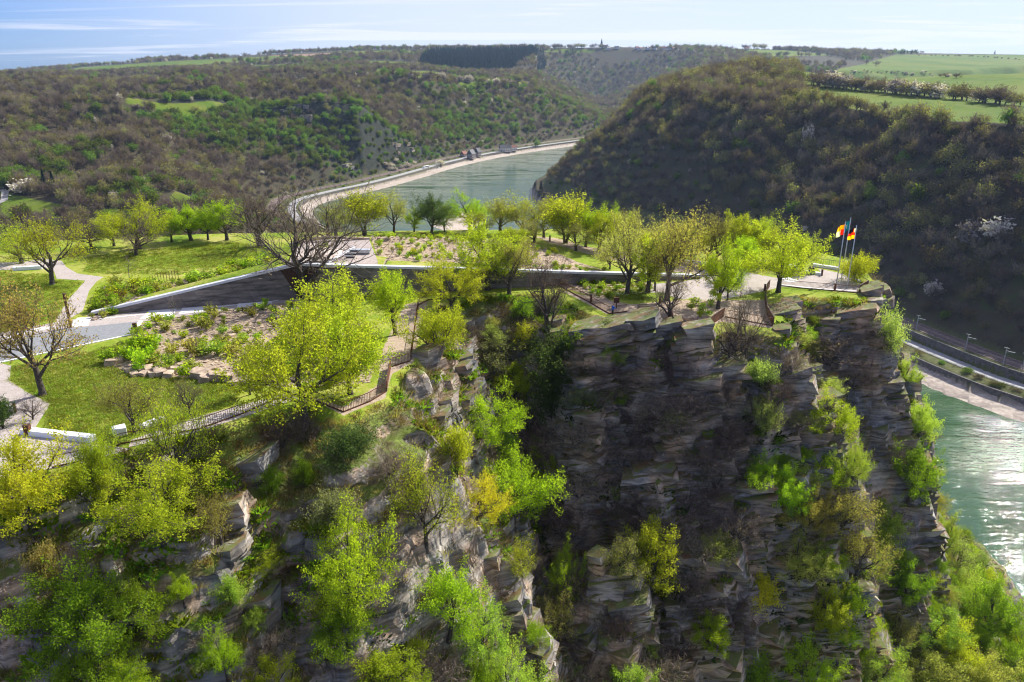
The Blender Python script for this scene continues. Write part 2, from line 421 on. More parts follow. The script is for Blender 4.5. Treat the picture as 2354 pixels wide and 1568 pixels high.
# rock: bedded slate, lichen, moss on upward faces
def rock_mat(name, veg=False):
    m, t, out = newmat(name)
    bed = geopos(t, (.22, .22, 2.1), (0, R(14), 0)); co = geopos(t)
    nb = noise(t, bed, 1.0, 6, .6, .4); nf = noise(t, co, 2.3, 6, .65); nl = noise(t, co, .23, 4)
    c = ramp(t, nb, [(.28, (.056, .049, .042)), (.41, (.165, .147, .126)), (.54, (.285, .26, .226)), (.7, (.42, .395, .355))])
    nm_ = noise(t, co, .34, 3, .5); oi = t.nodes.new('ShaderNodeObjectInfo')
    c = mixc(t, maprange(t, nm_, .38, .62), mixc(t, 1.0, c, (.62, .66, .72), 'MULTIPLY'), mixc(t, 1.0, c, (1.3, 1.25, 1.2), 'MULTIPLY'))
    c = mixc(t, mathn(t, 'MULTIPLY', oi.outputs['Random'], .6), c, mixc(t, 1.0, c, (.7, .66, .62), 'MULTIPLY'))
    c = mixc(t, maprange(t, nl, .42, .66, 0, .8), c, mixc(t, 1.0, c, (1.3, .95, .66), 'MULTIPLY'))
    c = mixc(t, maprange(t, nf, .58, .72, 0, .6), c, (.44, .44, .42))
    g = t.nodes.new('ShaderNodeNewGeometry'); s = t.nodes.new('ShaderNodeSeparateXYZ'); t.links.new(g.outputs['Normal'], s.inputs[0])
    up = mathn(t, 'ADD', s.outputs[2], mathn(t, 'MULTIPLY_ADD', noise(t, co, .9, 4), 1.1, -.55))
    moss = ramp(t, noise(t, co, .6, 4), [(.32, (.16, .07, .022)), (.46, (.13, .115, .03)), (.6, (.10, .14, .02)), (.78, (.17, .15, .06))])
    c = mixc(t, maprange(t, up, .72, .98, 0, .9), c, moss)
    if veg:
        a = getattr_node(t, 'veg'); a = mathn(t, 'ADD', a, mathn(t, 'MULTIPLY_ADD', nf, .8, -.4))
        gr = ramp(t, noise(t, co, .35, 5, .65), [(.3, (.085, .055, .028)), (.42, (.12, .10, .035)), (.52, (.10, .13, .018)), (.66, (.15, .20, .02)), (.8, (.17, .13, .06))])
        c = mixc(t, maprange(t, a, .42, .62), c, gr)
    hgt = mathn(t, 'ADD', mathn(t, 'MULTIPLY', nb, .8), mathn(t, 'MULTIPLY', nf, .35))
    principled(t, out, c, .82, bump(t, hgt, .9, .25), .3); return m
M = {}
M['rock'] = rock_mat('slate_rock'); M['cliff'] = rock_mat('cliff_rock', True)
def plateau_mat():
    m, t, out = newmat('plateau_grass_and_soil'); co = geopos(t)
    n1 = noise(t, co, .12, 5, .6); n2 = noise(t, co, 1.7, 6, .7); n3 = noise(t, co, 9, 4, .7)
    g = ramp(t, mathn(t, 'ADD', mathn(t, 'MULTIPLY', n1, .55), mathn(t, 'MULTIPLY', n2, .45)), [(.36, (.10, .18, .012)), (.46, (.19, .26, .02)), (.54, (.30, .32, .05)), (.62, (.40, .36, .13))])
    g = mixc(t, maprange(t, n3, .35, .7, 0, .5), g, mixc(t, 1.0, g, (.55, .62, .5), 'MULTIPLY'))
    s = ramp(t, n2, [(.3, (.16, .115, .075)), (.5, (.33, .25, .17)), (.7, (.46, .37, .27))])
    s = mixc(t, maprange(t, n3, .55, .68, 0, .8), s, (.52, .46, .37))
    s = mixc(t, maprange(t, n1, .5, .66, 0, .35), s, (.12, .12, .03))
    d = ramp(t, n2, [(.3, (.26, .19, .13)), (.6, (.42, .33, .25)), (.75, (.5, .42, .33))])
    a = mathn(t, 'ADD', getattr_node(t, 'soil'), mathn(t, 'MULTIPLY_ADD', n2, .7, -.35))
    b = mathn(t, 'ADD', getattr_node(t, 'dirt'), mathn(t, 'MULTIPLY_ADD', n2, .6, -.3))
    c = mixc(t, maprange(t, a, .4, .6), g, s); c = mixc(t, maprange(t, b, .4, .6), c, d)
    principled(t, out, c, .95, bump(t, mathn(t, 'ADD', n2, mathn(t, 'MULTIPLY', n3, .4)), .8, .12), .1); return m
M['plateau'] = plateau_mat()
def hills_mat():
    m, t, out = newmat('hills_floor'); co = geopos(t)
    n1 = noise(t, co, .006, 5, .6); n2 = noise(t, co, .06, 6, .65); n3 = noise(t, co, .5, 5, .65)
    floor = ramp(t, n2, [(.3, (.035, .032, .018)), (.5, (.065, .052, .032)), (.68, (.055, .07, .02)), (.8, (.10, .085, .05))])
    fld = ramp(t, n1, [(.36, (.06, .115, .004)), (.5, (.09, .14, .007)), (.6, (.12, .145, .015)), (.66, (.045, .125, .004))])
    fld = mixc(t, maprange(t, n2, .4, .7, 0, .35), fld, (.15, .155, .05))
    rk = ramp(t, n3, [(.35, (.018, .02, .016)), (.6, (.04, .045, .03)), (.75, (.10, .09, .085))])
    c = mixc(t, getattr_node(t, 'rock'), floor, rk)
    fa = mathn(t, 'ADD', getattr_node(t, 'field'), mathn(t, 'MULTIPLY_ADD', n2, .3, -.15))
    c = mixc(t, maprange(t, fa, .42, .58), c, fld)
    pl = getattr_node(t, 'soil'); c = mixc(t, pl, c, (.26, .17, .12))
    gr = getattr_node(t, 'bank'); c = mixc(t, gr, c, ramp(t, n3, [(.3, (.055, .06, .028)), (.5, (.085, .095, .03)), (.7, (.13, .12, .07))]))
    sd = getattr_node(t, 'sand'); c = mixc(t, sd, c, ramp(t, n3, [(.3, (.25, .205, .165)), (.7, (.42, .355, .295))]))
    principled(t, out, c, .95, bump(t, n3, .6, .6), .1); return m
M['hills'] = hills_mat()
def river_mat():
    m, t, out = newmat('river_water'); co = geopos(t, (.35, 1.0, 1), (0, 0, R(28)))
    n1 = noise(t, co, .55, 3, .55, .3); n2 = noise(t, geopos(t, (.3, 1, 1), (0, 0, R(28))), .045, 5, .6, .8)
    deep = mixc(t, maprange(t, n2, .35, .65), (.034, .072, .030), (.056, .102, .044))
    n3 = noise(t, geopos(t, (.5, 1, 1), (0, 0, R(28))), 2.2, 3, .5)
    hh = mathn(t, 'ADD', mathn(t, 'MULTIPLY', n1, mathn(t, 'MAXIMUM', mathn(t, 'MULTIPLY_ADD', n2, 5.5, -2.0), .12)), mathn(t, 'MULTIPLY', n3, .10))
    p = principled(t, out, deep, .03, bump(t, hh, 1.0, .5), .3)
    return m
M['river'] = river_mat()
def gravel_mat(name, a, b, sc=14):
    m, t, out = newmat(name); co = geopos(t); v = t.nodes.new('ShaderNodeTexVoronoi'); v.inputs['Scale'].default_value = sc; t.links.new(co, v.inputs[0])
    c = mixc(t, v.outputs['Color'], a, b); n = noise(t, co, .5, 5, .65); n5 = noise(t, co, 4, 4, .6)
    c = mixc(t, maprange(t, n, .35, .7, 0, .4), c, mixc(t, 1.0, c, (.7, .66, .6), 'MULTIPLY'))
    c = mixc(t, maprange(t, n5, .4, .7, 0, .35), c, mixc(t, 1.0, c, (.72, .7, .68), 'MULTIPLY'))
    principled(t, out, c, .92, bump(t, v.outputs['Distance'], .6, .04), .15); return m
M['gravel'] = gravel_mat('gravel_path', (.30, .26, .235), (.52, .46, .42))
M['roofgravel'] = gravel_mat('roof_gravel', (.26, .22, .20), (.50, .43, .39), 9)
M['pinkgravel'] = gravel_mat('pale_roof_gravel', (.50, .42, .36), (.66, .57, .50), 9)
M['asphalt'] = simple('asphalt', (.21, .215, .22), .85, .12, 2.0, .2)
M['darkasphalt'] = simple('valley_asphalt', (.30, .29, .285), .85, .1, .4, .1)
M['concrete'] = simple('pale_concrete', (.68, .66, .64), .75, .08, 1.5, .1)
M['white'] = simple('white_paint', (.80, .80, .80), .6, .04, 2)
M['cap'] = simple('white_coping', (.62, .62, .65), .5, .05, 2)
M['greyconc'] = simple('grey_concrete', (.33, .33, .33), .8, .2, 1.2, .2)
M['corten'] = simple('rusty_steel', (.115, .042, .020), .75, .4, 2.5, .2)
M['cortend'] = simple('dark_rusty_steel', (.06, .03, .02), .7, .3, 3)
M['steel'] = simple('galvanised_steel', (.55, .58, .60), .4, .08, 2, 0, .5)
M['blackmetal'] = simple('black_metal', (.02, .02, .022), .5, .2, 3)
M['bark'] = simple('tree_bark', (.075, .062, .05), .95, .5, 5, .6)
M['barkpale'] = simple('pale_bark', (.17, .15, .125), .95, .4, 4, .6)
M['twig'] = foliage_mat('brown_twigs', (.16, .115, .10), (.24, .18, .155), .15)
M['leaf'] = foliage_mat('spring_leaves', usecolor=True, trans=.45, tr_gain=2.9)
M['hill_twig'] = foliage_mat('hill_twigs', (.125, .090, .090), (.215, .16, .14), .25, tr_gain=1.3)
M['hill_bud'] = foliage_mat('hill_buds', (.19, .18, .05), (.27, .23, .085), .35)
M['hill_green'] = foliage_mat('hill_green', (.10, .155, .022), (.15, .20, .034), .45)
M['hill_white'] = foliage_mat('white_blossom', (.48, .42, .40), (.62, .56, .52), .3, tr_gain=1.2)
M['needle'] = foliage_mat('dark_needles', (.012, .028, .018), (.022, .045, .022), .15)
M['boulder'] = simple('garden_boulder', (.36, .275, .20), .9, .35, 1.3, .6)
M['slate_wall'] = None
def wall_mat():
    m, t, out = newmat('dark_stone_cladding'); co = geopos(t, (.25, .25, 1.6), (0, R(16), 0))
    oi = t.nodes.new('ShaderNodeObjectInfo')
    n = noise(t, co, 1.4, 6, .6, .25); n2 = noise(t, geopos(t), 3, 5)
    c = ramp(t, n, [(.3, (.05, .045, .042)), (.45, (.15, .128, .112)), (.6, (.24, .20, .175)), (.75, (.33, .28, .24))])
    c = mixc(t, mathn(t, 'MULTIPLY', oi.outputs['Random'], .5), c, mixc(t, 1.0, c, (.6, .62, .66), 'MULTIPLY'))
    principled(t, out, c, .75, bump(t, n2, .3, .03), .3); return m
M['slate_wall'] = wall_mat()
# ------------------------------------------------------------------ ground meshes
def vpoly(pts, z=0.0): return [G(px, py, z) for px, py in pts]
def hpoly(pts): return [tuple(hit(px, py)[:2]) for px, py in pts]
P_BED = [vpoly([(325, 742), (640, 697), (720, 692), (868, 770), (850, 880), (700, 893), (560, 884), (470, 872), (300, 857), (242, 838), (300, 782)]),
         vpoly([(885, 660), (1090, 650), (1290, 655), (1420, 700), (1290, 645), (1270, 640), (1090, 632), (890, 645)]),
         vpoly([(1290, 660), (1380, 645), (1500, 650), (1480, 668), (1390, 690)])]
P_ROOFBED = vpoly([(868, 606), (850, 552), (1060, 549), (1225, 556), (1330, 594), (1500, 632), (1300, 620)], 2.5)
P_LEFTBED = vpoly([(196, 712), (240, 640), (350, 645), (600, 585), (650, 600), (420, 650), (215, 722)], 1.0)
P_DIRT = [vpoly([(1225, 552), (1270, 560), (1340, 586), (1600, 600), (1610, 634), (1500, 634), (1330, 602), (1262, 584)]),
          vpoly([(690, 905), (790, 935), (868, 885), (880, 800), (930, 700), (985, 692), (972, 720), (962, 770), (950, 832), (900, 860), (885, 915), (790, 955)]),
          vpoly([(1290, 668), (1395, 722), (1440, 722), (1540, 745), (1600, 765), (1655, 740), (1780, 755), (1762, 690), (1650, 690), (1560, 690), (1450, 700), (1400, 690)])]
FIELDS_PX = [[(0, 172), (180, 156), (380, 142), (600, 131), (830, 118), (1000, 117), (1000, 124), (830, 128), (640, 134), (560, 144), (350, 155), (250, 168), (0, 182)],
             [(290, 228), (430, 238), (520, 240), (500, 255), (430, 272), (400, 265), (380, 255), (290, 240)],
             [(860, 160), (1000, 165), (1050, 178), (960, 182), (870, 172)], [(1050, 192), (1220, 190), (1200, 199), (1060, 200)],
             [(830, 140), (960, 146), (940, 154), (850, 150)], [(560, 152), (700, 146), (720, 152), (600, 162)],
             [(0, 438), (150, 478), (180, 505), (0, 500)], [(390, 455), (480, 463), (440, 487), (400, 482)], [(640, 700), (640, 700), (640, 700)],
             [(1060, 115), (1400, 113), (1400, 116), (1060, 118)], [(1640, 112), (1800, 113), (1920, 127), (1760, 131)], [(150, 182), (330, 170), (420, 176), (300, 186)]]
FIELDS = [hpoly(p) for p in FIELDS_PX]
F_RIGHT = hpoly([(1835, 176), (1925, 160), (2000, 142), (2060, 126), (2353, 122), (2700, 126), (2700, 300), (2353, 262), (2160, 236), (1960, 212), (1850, 200)])
FIELDS.append(F_RIGHT)
F_NEARMEADOW = vpoly([(0, 600), (540, 560), (650, 590), (200, 720), (0, 750)])

# fine ground: plateau + cliff
xs = np.unique(np.round(np.concatenate([np.arange(-130, -58, 1.0), np.arange(-58, 78, .27), np.arange(78, 140, 1.0)]), 3))
ys = np.unique(np.round(np.concatenate([np.arange(33, 40, .6), np.arange(40, 120, .25), np.arange(120, 190, .8)]), 3))
X, Y = np.meshgrid(xs, ys)
ZN, DN = h_loreley(X, Y); ZF = h_far(X, Y)[0]
Z = np.maximum(ZN, ZF)
# sideways crumble of the rock faces so the grid does not read
ox = fbm(Z * 1.0 + Y * .3, X * .4, 2.2, 3, 77) * .8 * sstep(1.0, 4, DN); oy = fbm(X * .8, Z * 1.1, 2.0, 3, 78) * .8 * sstep(1.0, 4, DN)
nx, ny = len(xs), len(ys)
idx = np.arange(nx * ny).reshape(ny, nx)
Q = np.stack([idx[:-1, :-1], idx[:-1, 1:], idx[1:, 1:], idx[1:, :-1]], -1).reshape(-1, 4)
V = np.stack([X + ox, Y + oy, Z], -1).reshape(-1, 3)
gy, gx = np.gradient(Z, ys, xs); slope = np.sqrt(gx ** 2 + gy ** 2)
def soft(poly, w=.5): return np.clip(.5 - sd_polygon(X, Y, poly) / (2 * w), 0, 1)
soil = np.maximum.reduce([soft(p) for p in P_BED] + [soft(P_ROOFBED), soft(P_LEFTBED)])
dirt = np.maximum.reduce([soft(p) for p in P_DIRT])
veg = np.clip(1.15 - slope / 2.0, 0, 1) * .75 + .25 * np.clip(fbm(X, Y, 7, 3, 91) * 1.5 + .3, 0, 1)
veg = np.maximum(veg, 1 - sstep(0.5, 2.2, DN))
fq = DN.ravel()[Q].min(axis=1)
def sub(mask, name, mat, attrs):
    q = Q[mask]; used = np.unique(q); re = np.full(nx * ny, -1); re[used] = np.arange(len(used))
    me = mesh_np(name, V[used], re[q], name != 'cliff'); me.materials.append(mat)
    for k, a in attrs.items(): attr(me, k, a.ravel()[used])
    return link(name, me)
plateau = sub(fq <= .6, 'plateau_ground', M['plateau'], {'soil': soil, 'dirt': dirt}); props(plateau, 'grass and stony soil on top of the rock', kind='structure')
cliff = sub(fq > .6, 'cliff', M['cliff'], {'veg': veg}); props(cliff, 'dark layered rock cliff falling away below the plateau', kind='structure')

# far land: rings that widen with distance
ang = np.radians(np.unique(np.concatenate([np.linspace(-180, -50, 40), np.linspace(-50, 50, 700), np.linspace(50, 180, 40)])))
rad = np.unique(np.concatenate([np.linspace(60, 420, 60), np.geomspace(420, 2200, 330), np.geomspace(2200, 5200, 110), np.geomspace(5200, 7000, 10)]))
A, RR = np.meshgrid(ang, rad); FX = RR * np.sin(A); FY = RR * np.cos(A)
FZ, FDL, FDR = h_far(FX, FY); LO = h_loreley(FX, FY, False)[0]
FZ = np.maximum(FZ, LO)
nearmask = (FX > -127) & (FX < 137) & (FY > 36) & (FY < 187)
FZ2 = np.where(nearmask, FZ - 6, FZ)
FZ2 = np.where(FY < 30, np.minimum(FZ2, -60), FZ2)
frock = np.exp(-(((FX + 205) / 95) ** 2 + ((FY - 1120) / 120) ** 2)) * 1.3 * sstep(-.3, .15, fbm(FX + FZ, FY, 60, 3, 5))
bl = np.min([seg_d(FX, FY, BLUFF[i], BLUFF[i + 1])[0] for i in range(len(BLUFF) - 1)], axis=0)
frock = np.maximum(frock, 1.2 * (1 - sstep(70, 110, bl))) * np.where(FDL > 58, 1, 0)
ffield = np.zeros_like(FX)
for p in FIELDS: ffield = np.maximum(ffield, np.clip(.5 - sd_polygon(FX, FY, p) / 16.0, 0, 1))
fsl = np.hypot(h_far(FX + 5, FY)[0] - h_far(FX - 5, FY)[0], h_far(FX, FY + 5)[0] - h_far(FX, FY - 5)[0]) / 10
ffield = np.maximum(ffield, (FDR > 125) * (1 - sstep(.28, .4, fsl)) * sstep(.33, .36, FX / np.maximum(FY, 60)) * (FY > 250))
fsand = np.maximum(np.where((FDL > -2) & (FDL < 13.5), 1.0, 0), np.where((FDR > -2) & (FDR < 15.6), 1.0, 0)) * (FZ < -117)
fbank = np.maximum(np.where((FDL >= 13.5) & (FDL < 54), 1.0, 0), np.where((FDR >= 15.6) & (FDR < 52), 1.0, 0)) * (FZ < -100)
fsoil = np.clip(.5 - sd_polygon(FX, FY, hpoly([(620, 128), (760, 122), (800, 124), (680, 131)])) / 20, 0, 1)
na, nr = len(ang), len(rad); idx2 = np.arange(na * nr).reshape(nr, na)
Q2 = np.stack([idx2[:-1, :-1], idx2[1:, :-1], idx2[1:, 1:], idx2[:-1, 1:]], -1).reshape(-1, 4)[:, ::-1]
me = mesh_np('hills', np.stack([FX, FY, FZ2], -1).reshape(-1, 3), Q2, True); me.materials.append(M['hills'])
for k, a in (('rock', frock), ('field', ffield), ('sand', fsand), ('bank', fbank), ('soil', fsoil)): attr(me, k, a.ravel())
props(link('hills', me), 'wooded valley sides and fields beyond the rock', kind='structure')

# river: one sheet a little above its bed, following the valley
cl = [(-150, 0)]
me = mesh_np('river', [(-900, -600, WATER), (2600, -600, WATER), (2600, 2400, WATER), (-900, 2400, WATER)], [[0, 1, 2, 3]]); me.materials.append(M['river'])
props(link('river', me), 'green river glittering in the sun below the rock', kind='structure')

def sheet(name, poly, z, mat, thick=.05, label=None, kind='structure'):
    o = MB().prism(poly, z - thick, z).build(name, mat); return props(o, label, kind=kind)
# ------------------------------------------------------------------ plants: skeletons, crowns
def rot_dir(d, ang, az):
    d = d.normalized(); ref = Vector((0, 0, 1)) if abs(d.z) < .9 else Vector((1, 0, 0))
    a = d.cross(ref).normalized(); b = d.cross(a)
    return (d * math.cos(ang) + (a * math.cos(az) + b * math.sin(az)) * math.sin(ang)).normalized()
class Tree:
    def __init__(s, seed, trunk=.32, limbs=(8, 6, 5), ratio=(.5, .5, .5), ang=(50, 45, 45), up=.25, wob=.18, r0=.03, stems=1, leanout=12, start=.35, sides=(7, 5, 3, 3), curl=0.0):
        s.rg = random.Random(seed); s.br = []; s.tips = []; s.p = dict(trunk=trunk, limbs=limbs, ratio=ratio, ang=ang, up=up, wob=wob, start=start, curl=curl); s.sides = sides
        for k in range(stems):
            d = rot_dir(Vector((0, 0, 1)), R(s.rg.uniform(.2, 1) * leanout if stems > 1 else s.rg.uniform(0, 5)), s.rg.uniform(0, 6.28) if stems < 2 else k * 6.28 / stems + s.rg.uniform(-.4, .4))
            off = Vector((d.x, d.y, 0)) * .05 if stems > 1 else Vector((0, 0, 0))
            s.grow(off + Vector((0, 0, -.03)), d, trunk * s.rg.uniform(.85, 1.1) + .03, r0 / math.sqrt(stems), 0)
    def grow(s, p, d, L, r, lv):
        rg = s.rg; P = s.p; n = (5, 5, 4, 3)[lv] if lv < 4 else 2
        pts = [p.copy()]; rads = [r]; dirs = [d.copy()]
        for i in range(n):
            w = P['wob'] * (.5 if lv == 0 else 1.0)
            d = (d + Vector((rg.uniform(-w, w), rg.uniform(-w, w), rg.uniform(-w, w) * .6 + (P['up'] * .22 if lv else 0.05) - P['curl'] * (.1 * i if lv > 1 else 0)))).normalized()
            p = p + d * (L / n); pts.append(p.copy()); rads.append(max(r * (1 - (.45 if lv == 0 else .72) * (i + 1) / n), r * .15)); dirs.append(d.copy())
        s.br.append((pts, rads, lv))
        last = lv >= len(P['limbs'])
        if last:
            s.tips.append((pts, dirs)); return
        k = P['limbs'][lv]; a = P['ang'][lv]
        for j in range(k):
            st = P['start'] if lv == 0 else .25
            f = st + (1 - st) * (j + rg.uniform(.2, .9)) / k
            if j == k - 1: f = 1.0
            q = f * n; i = min(int(q), n - 1); t = q - i
            pp = pts[i].lerp(pts[i + 1], t); rr = rads[i] + (rads[i + 1] - rads[i]) * t
            an = R(a * rg.uniform(.65, 1.3)) * (.35 if (j == k - 1) else 1)
            dd = rot_dir(dirs[i], an, j * 2.4 + rg.uniform(-.5, .5))
            base = L if lv else P['trunk'] + .25
            s.grow(pp, dd, base * P['ratio'][lv] * rg.uniform(.75, 1.2) * (1.15 - .35 * (f if lv == 0 else 0)), rr * (.62 if j < k - 1 else .9), lv + 1)
    def wood(s, maxlv=9):
        Vs = []; Fs = []; b = 0
        for pts, rads, lv in s.br:
            if lv > maxlv: continue
            n = s.sides[min(lv, 3)]
            for i, p in enumerate(pts):
                t = (pts[min(i + 1, len(pts) - 1)] - pts[max(i - 1, 0)]).normalized()
                ref = Vector((1, 0, 0)) if abs(t.z) > .8 else Vector((0, 0, 1)); aa = t.cross(ref).normalized(); bb = t.cross(aa)
                rr = max(rads[i], .0012)
                if lv == 0 and i == 0: rr *= 1.35
                for k in range(n):
                    q = 2 * math.pi * k / n; v = p + (aa * math.cos(q) + bb * math.sin(q)) * rr; Vs.append((v.x, v.y, v.z))
            for i in range(len(pts) - 1):
                for k in range(n): Fs.append((b + i * n + k, b + i * n + (k + 1) % n, b + (i + 1) * n + (k + 1) % n, b + (i + 1) * n + k))
            b += len(pts) * n
        return Vs, Fs
def cards(C, size, rng, aspect=1.6, axis=None, up=0.0, fold=True):
    """leaf-sized rhombs at points C (n,3); axis (n,3) gives the long direction if wanted"""
    n = len(C); d = rng.normal(size=(n, 3)) if axis is None else axis + rng.normal(size=(n, 3)) * .25
    d[:, 2] += up; d /= np.linalg.norm(d, axis=1, keepdims=True) + 1e-9
    e = np.cross(d, rng.normal(size=(n, 3))); e /= np.linalg.norm(e, axis=1, keepdims=True) + 1e-9
    s = (size * rng.uniform(.6, 1.35, n))[:, None]
    a = C + d * s * .5 * aspect; c = C - d * s * .5 * aspect; b = C + e * s * .5; f = C - e * s * .5
    Vv = np.stack([a, b, c, f], 1).reshape(-1, 3); Ff = np.arange(4 * n).reshape(-1, 4)
    return Vv, Ff
PROTO = {}
def norm_tree(t, leaf_n, leaf_s, H, jitter, seed, twig_n=0, twig_s=(.6, .03), keep=None, sparse=1.0, drop=0.0, leaf_mat=None, twig_mat=None, bark=None, woodlv=9, clump=0.0):
    """make the two meshes of a tree of height about H"""
    rng = np.random.default_rng(seed)
    Wv, Wf = t.wood(woodlv); Wv = np.array(Wv) * H
    C = []; D = []
    for pts, dirs in t.tips:
        P = np.array([p[:] for p in pts]) * H; dd = np.array([p[:] for p in dirs])
        k = max(1, int(round(leaf_n)))
        if drop and rng.random() < drop: continue
        f = rng.uniform(0.1, 1.0, k) * (len(P) - 1); i = np.minimum(f.astype(int), len(P) - 2); g = (f - i)[:, None]
        C.append(P[i] * (1 - g) + P[i + 1] * g + rng.normal(size=(k, 3)) * jitter); D.append(dd[i])
    parts = []; tint = []; mi = []
    C = np.concatenate(C); D = np.concatenate(D)
    if leaf_n > 0 and leaf_s > 0:
        v, f = cards(C, leaf_s, rng); parts.append((v, f)); mi.append(np.zeros(len(f), int))
        tt = np.clip(.5 + fbm(C[:, 0] + C[:, 2] * .7, C[:, 1] - C[:, 2] * .4, H * .12, 2, seed) * .8 + rng.normal(size=len(C)) * .18, 0, 1); tint.append(np.repeat(tt, 4))
    if twig_n > 0:
        C2 = []; D2 = []
        for pts, dirs in t.tips:
            P = np.array([p[:] for p in pts]) * H; dd = np.array([p[:] for p in dirs]); k = int(twig_n)
            f = rng.uniform(0, 1, k) * (len(P) - 1); i = np.minimum(f.astype(int), len(P) - 2); g = (f - i)[:, None]
            C2.append(P[i] * (1 - g) + P[i + 1] * g + rng.normal(size=(k, 3)) * twig_s[0] * .25); D2.append(dd[i] + rng.normal(size=(k, 3)) * .45)
        C2 = np.concatenate(C2); D2 = np.concatenate(D2)
        v, f = cards(C2, twig_s[1], rng, twig_s[0] / twig_s[1], D2, .25)
        parts.append((v, f)); mi.append(np.ones(len(f), int)); tint.append(np.repeat(rng.uniform(0, 1, len(C2)), 4))
    vs = []; fs = []; b = 0
    for v, f in parts: vs.append(v); fs.append(f + b); b += len(v)
    crown = mesh_np('crown', np.concatenate(vs), np.concatenate(fs), False, np.concatenate(mi)); attr(crown, 'tint', np.concatenate(tint))
    crown.materials.append(leaf_mat or M['leaf']); crown.materials.append(twig_mat or M['twig'])
    trunk = mesh_np('trunk', Wv, np.array(Wf), True); trunk.materials.append(bark or M['bark'])
    allv = np.concatenate(vs)
    w = (np.percentile(allv[:, 0], 97) - np.percentile(allv[:, 0], 3) + np.percentile(allv[:, 1], 97) - np.percentile(allv[:, 1], 3)) / 2
    return dict(crown=crown, trunk=trunk, w=float(w), h=float(np.percentile(allv[:, 2], 99.5)))
def make_protos():
    # broad spring trees in young leaf
    for i in range(4):
        t = Tree(100 + i, trunk=.34, limbs=(7, 6, 6), ratio=(.62, .55, .5), ang=(55, 48, 50), up=.22, start=.45)
        PROTO['leafy%d' % i] = norm_tree(t, 74, .10, 10, .21, 10 + i, drop=.2)
    # tall slim
    for i in range(3):
        t = Tree(140 + i, trunk=.5, limbs=(8, 5, 5), ratio=(.42, .5, .5), ang=(42, 45, 45), up=.5, start=.3)
        PROTO['slim%d' % i] = norm_tree(t, 74, .098, 10, .20, 20 + i, drop=.12)
    # thin olive: branches show through small leaves
    for i in range(4):
        t = Tree(160 + i, trunk=.38, limbs=(7, 6, 6), ratio=(.6, .55, .5), ang=(48, 45, 50), up=.32, start=.4, wob=.24)
        PROTO['open%d' % i] = norm_tree(t, 24, .10, 10, .24, 30 + i, twig_n=5, twig_s=(.55, .03))
    # bare
    for i in range(4):
        t = Tree(180 + i, trunk=.34, limbs=(7, 7, 6), ratio=(.66, .58, .55), ang=(55, 48, 50), up=.22, start=.3, wob=.32, r0=.034)
        PROTO['bare%d' % i] = norm_tree(t, 1, .08, 10, .2, 40 + i, twig_n=6, twig_s=(.75, .026))
    # twin and triple stems leaning over water
    for i in range(2):
        t = Tree(200 + i, trunk=.5, limbs=(7, 5, 5), ratio=(.38, .55, .5), ang=(45, 48, 50), up=.3, start=.4, stems=3, leanout=24, wob=.2)
        PROTO['multi%d' % i] = norm_tree(t, 20, .14, 10, .28, 50 + i, twig_n=4, twig_s=(.5, .03))
    # shrubs: many stems from the ground, leaf right down
    for i in range(4):
        t = Tree(220 + i, trunk=.35, limbs=(6, 5), ratio=(.72, .6), ang=(45, 50), up=.25, start=.15, stems=5, leanout=38, r0=.03)
        PROTO['shrub%d' % i] = norm_tree(t, 60, .095, 5, .20, 60 + i, drop=.12)
    for i in range(3):
        t = Tree(240 + i, trunk=.35, limbs=(6, 6), ratio=(.75, .65), ang=(50, 55), up=.1, start=.12, stems=6, leanout=50, r0=.03, wob=.34)
        PROTO['bareshrub%d' % i] = norm_tree(t, 1, .10, 5, .2, 70 + i, twig_n=9, twig_s=(.6, .035), twig_mat=M['twig'])
    # small garden plants
    for i in range(3):
        t = Tree(260 + i, trunk=.45, limbs=(6,), ratio=(.7,), ang=(48,), up=.35, start=.1, stems=3, leanout=28, r0=.02)
        PROTO['plant%d' % i] = norm_tree(t, 14, .10, 1.2, .08, 80 + i)
    # saplings: a pale stem and a few twigs
    for i in range(2):
        t = Tree(270 + i, trunk=.8, limbs=(9, 4), ratio=(.3, .5), ang=(42, 40), up=.5, start=.45, r0=.012)
        PROTO['sapling%d' % i] = norm_tree(t, 1, .08, 5, .1, 90 + i, twig_n=3, twig_s=(.35, .02), bark=M['barkpale'])
make_protos()
COLORS = dict(green=(.16, .235, .02, 1), bright=(.24, .325, .022, 1), yellowgreen=(.295, .325, .028, 1), yellow=(.40, .36, .03, 1), olive=(.27, .26, .075, 1),
              bronze=(.26, .205, .08, 1), dark=(.05, .078, .028, 1), grey=(.17, .18, .10, 1), fresh=(.235, .305, .055, 1), pale=(.27, .31, .10, 1), brown=(.17, .13, .085, 1))
PCOUNT = [0]
def plant_at(B, proto, w, h, label, cat='tree', color='green', name='tree', group=None, rz=None, tilt=(0, 0), sink=.1):
    P = PROTO[proto]; PCOUNT[0] += 1; rg = random.Random(PCOUNT[0] * 7 + 3)
    root = empty(name, (B[0], B[1], B[2] - sink), rg.uniform(0, 6.28) if rz is None else rz, label, cat, group)
    root.rotation_euler = (tilt[0], tilt[1], root.rotation_euler.z)
    root.scale = (w / P['w'], w / P['w'], h / P['h'])
    tr = link('trunk', P['trunk'], root); cr = link('crown', P['crown'], root)
    c = COLORS[color]; k = rg.uniform(.88, 1.12); cr.color = (c[0] * k * rg.uniform(.92, 1.08), c[1] * k, c[2] * k, 1)
    return root
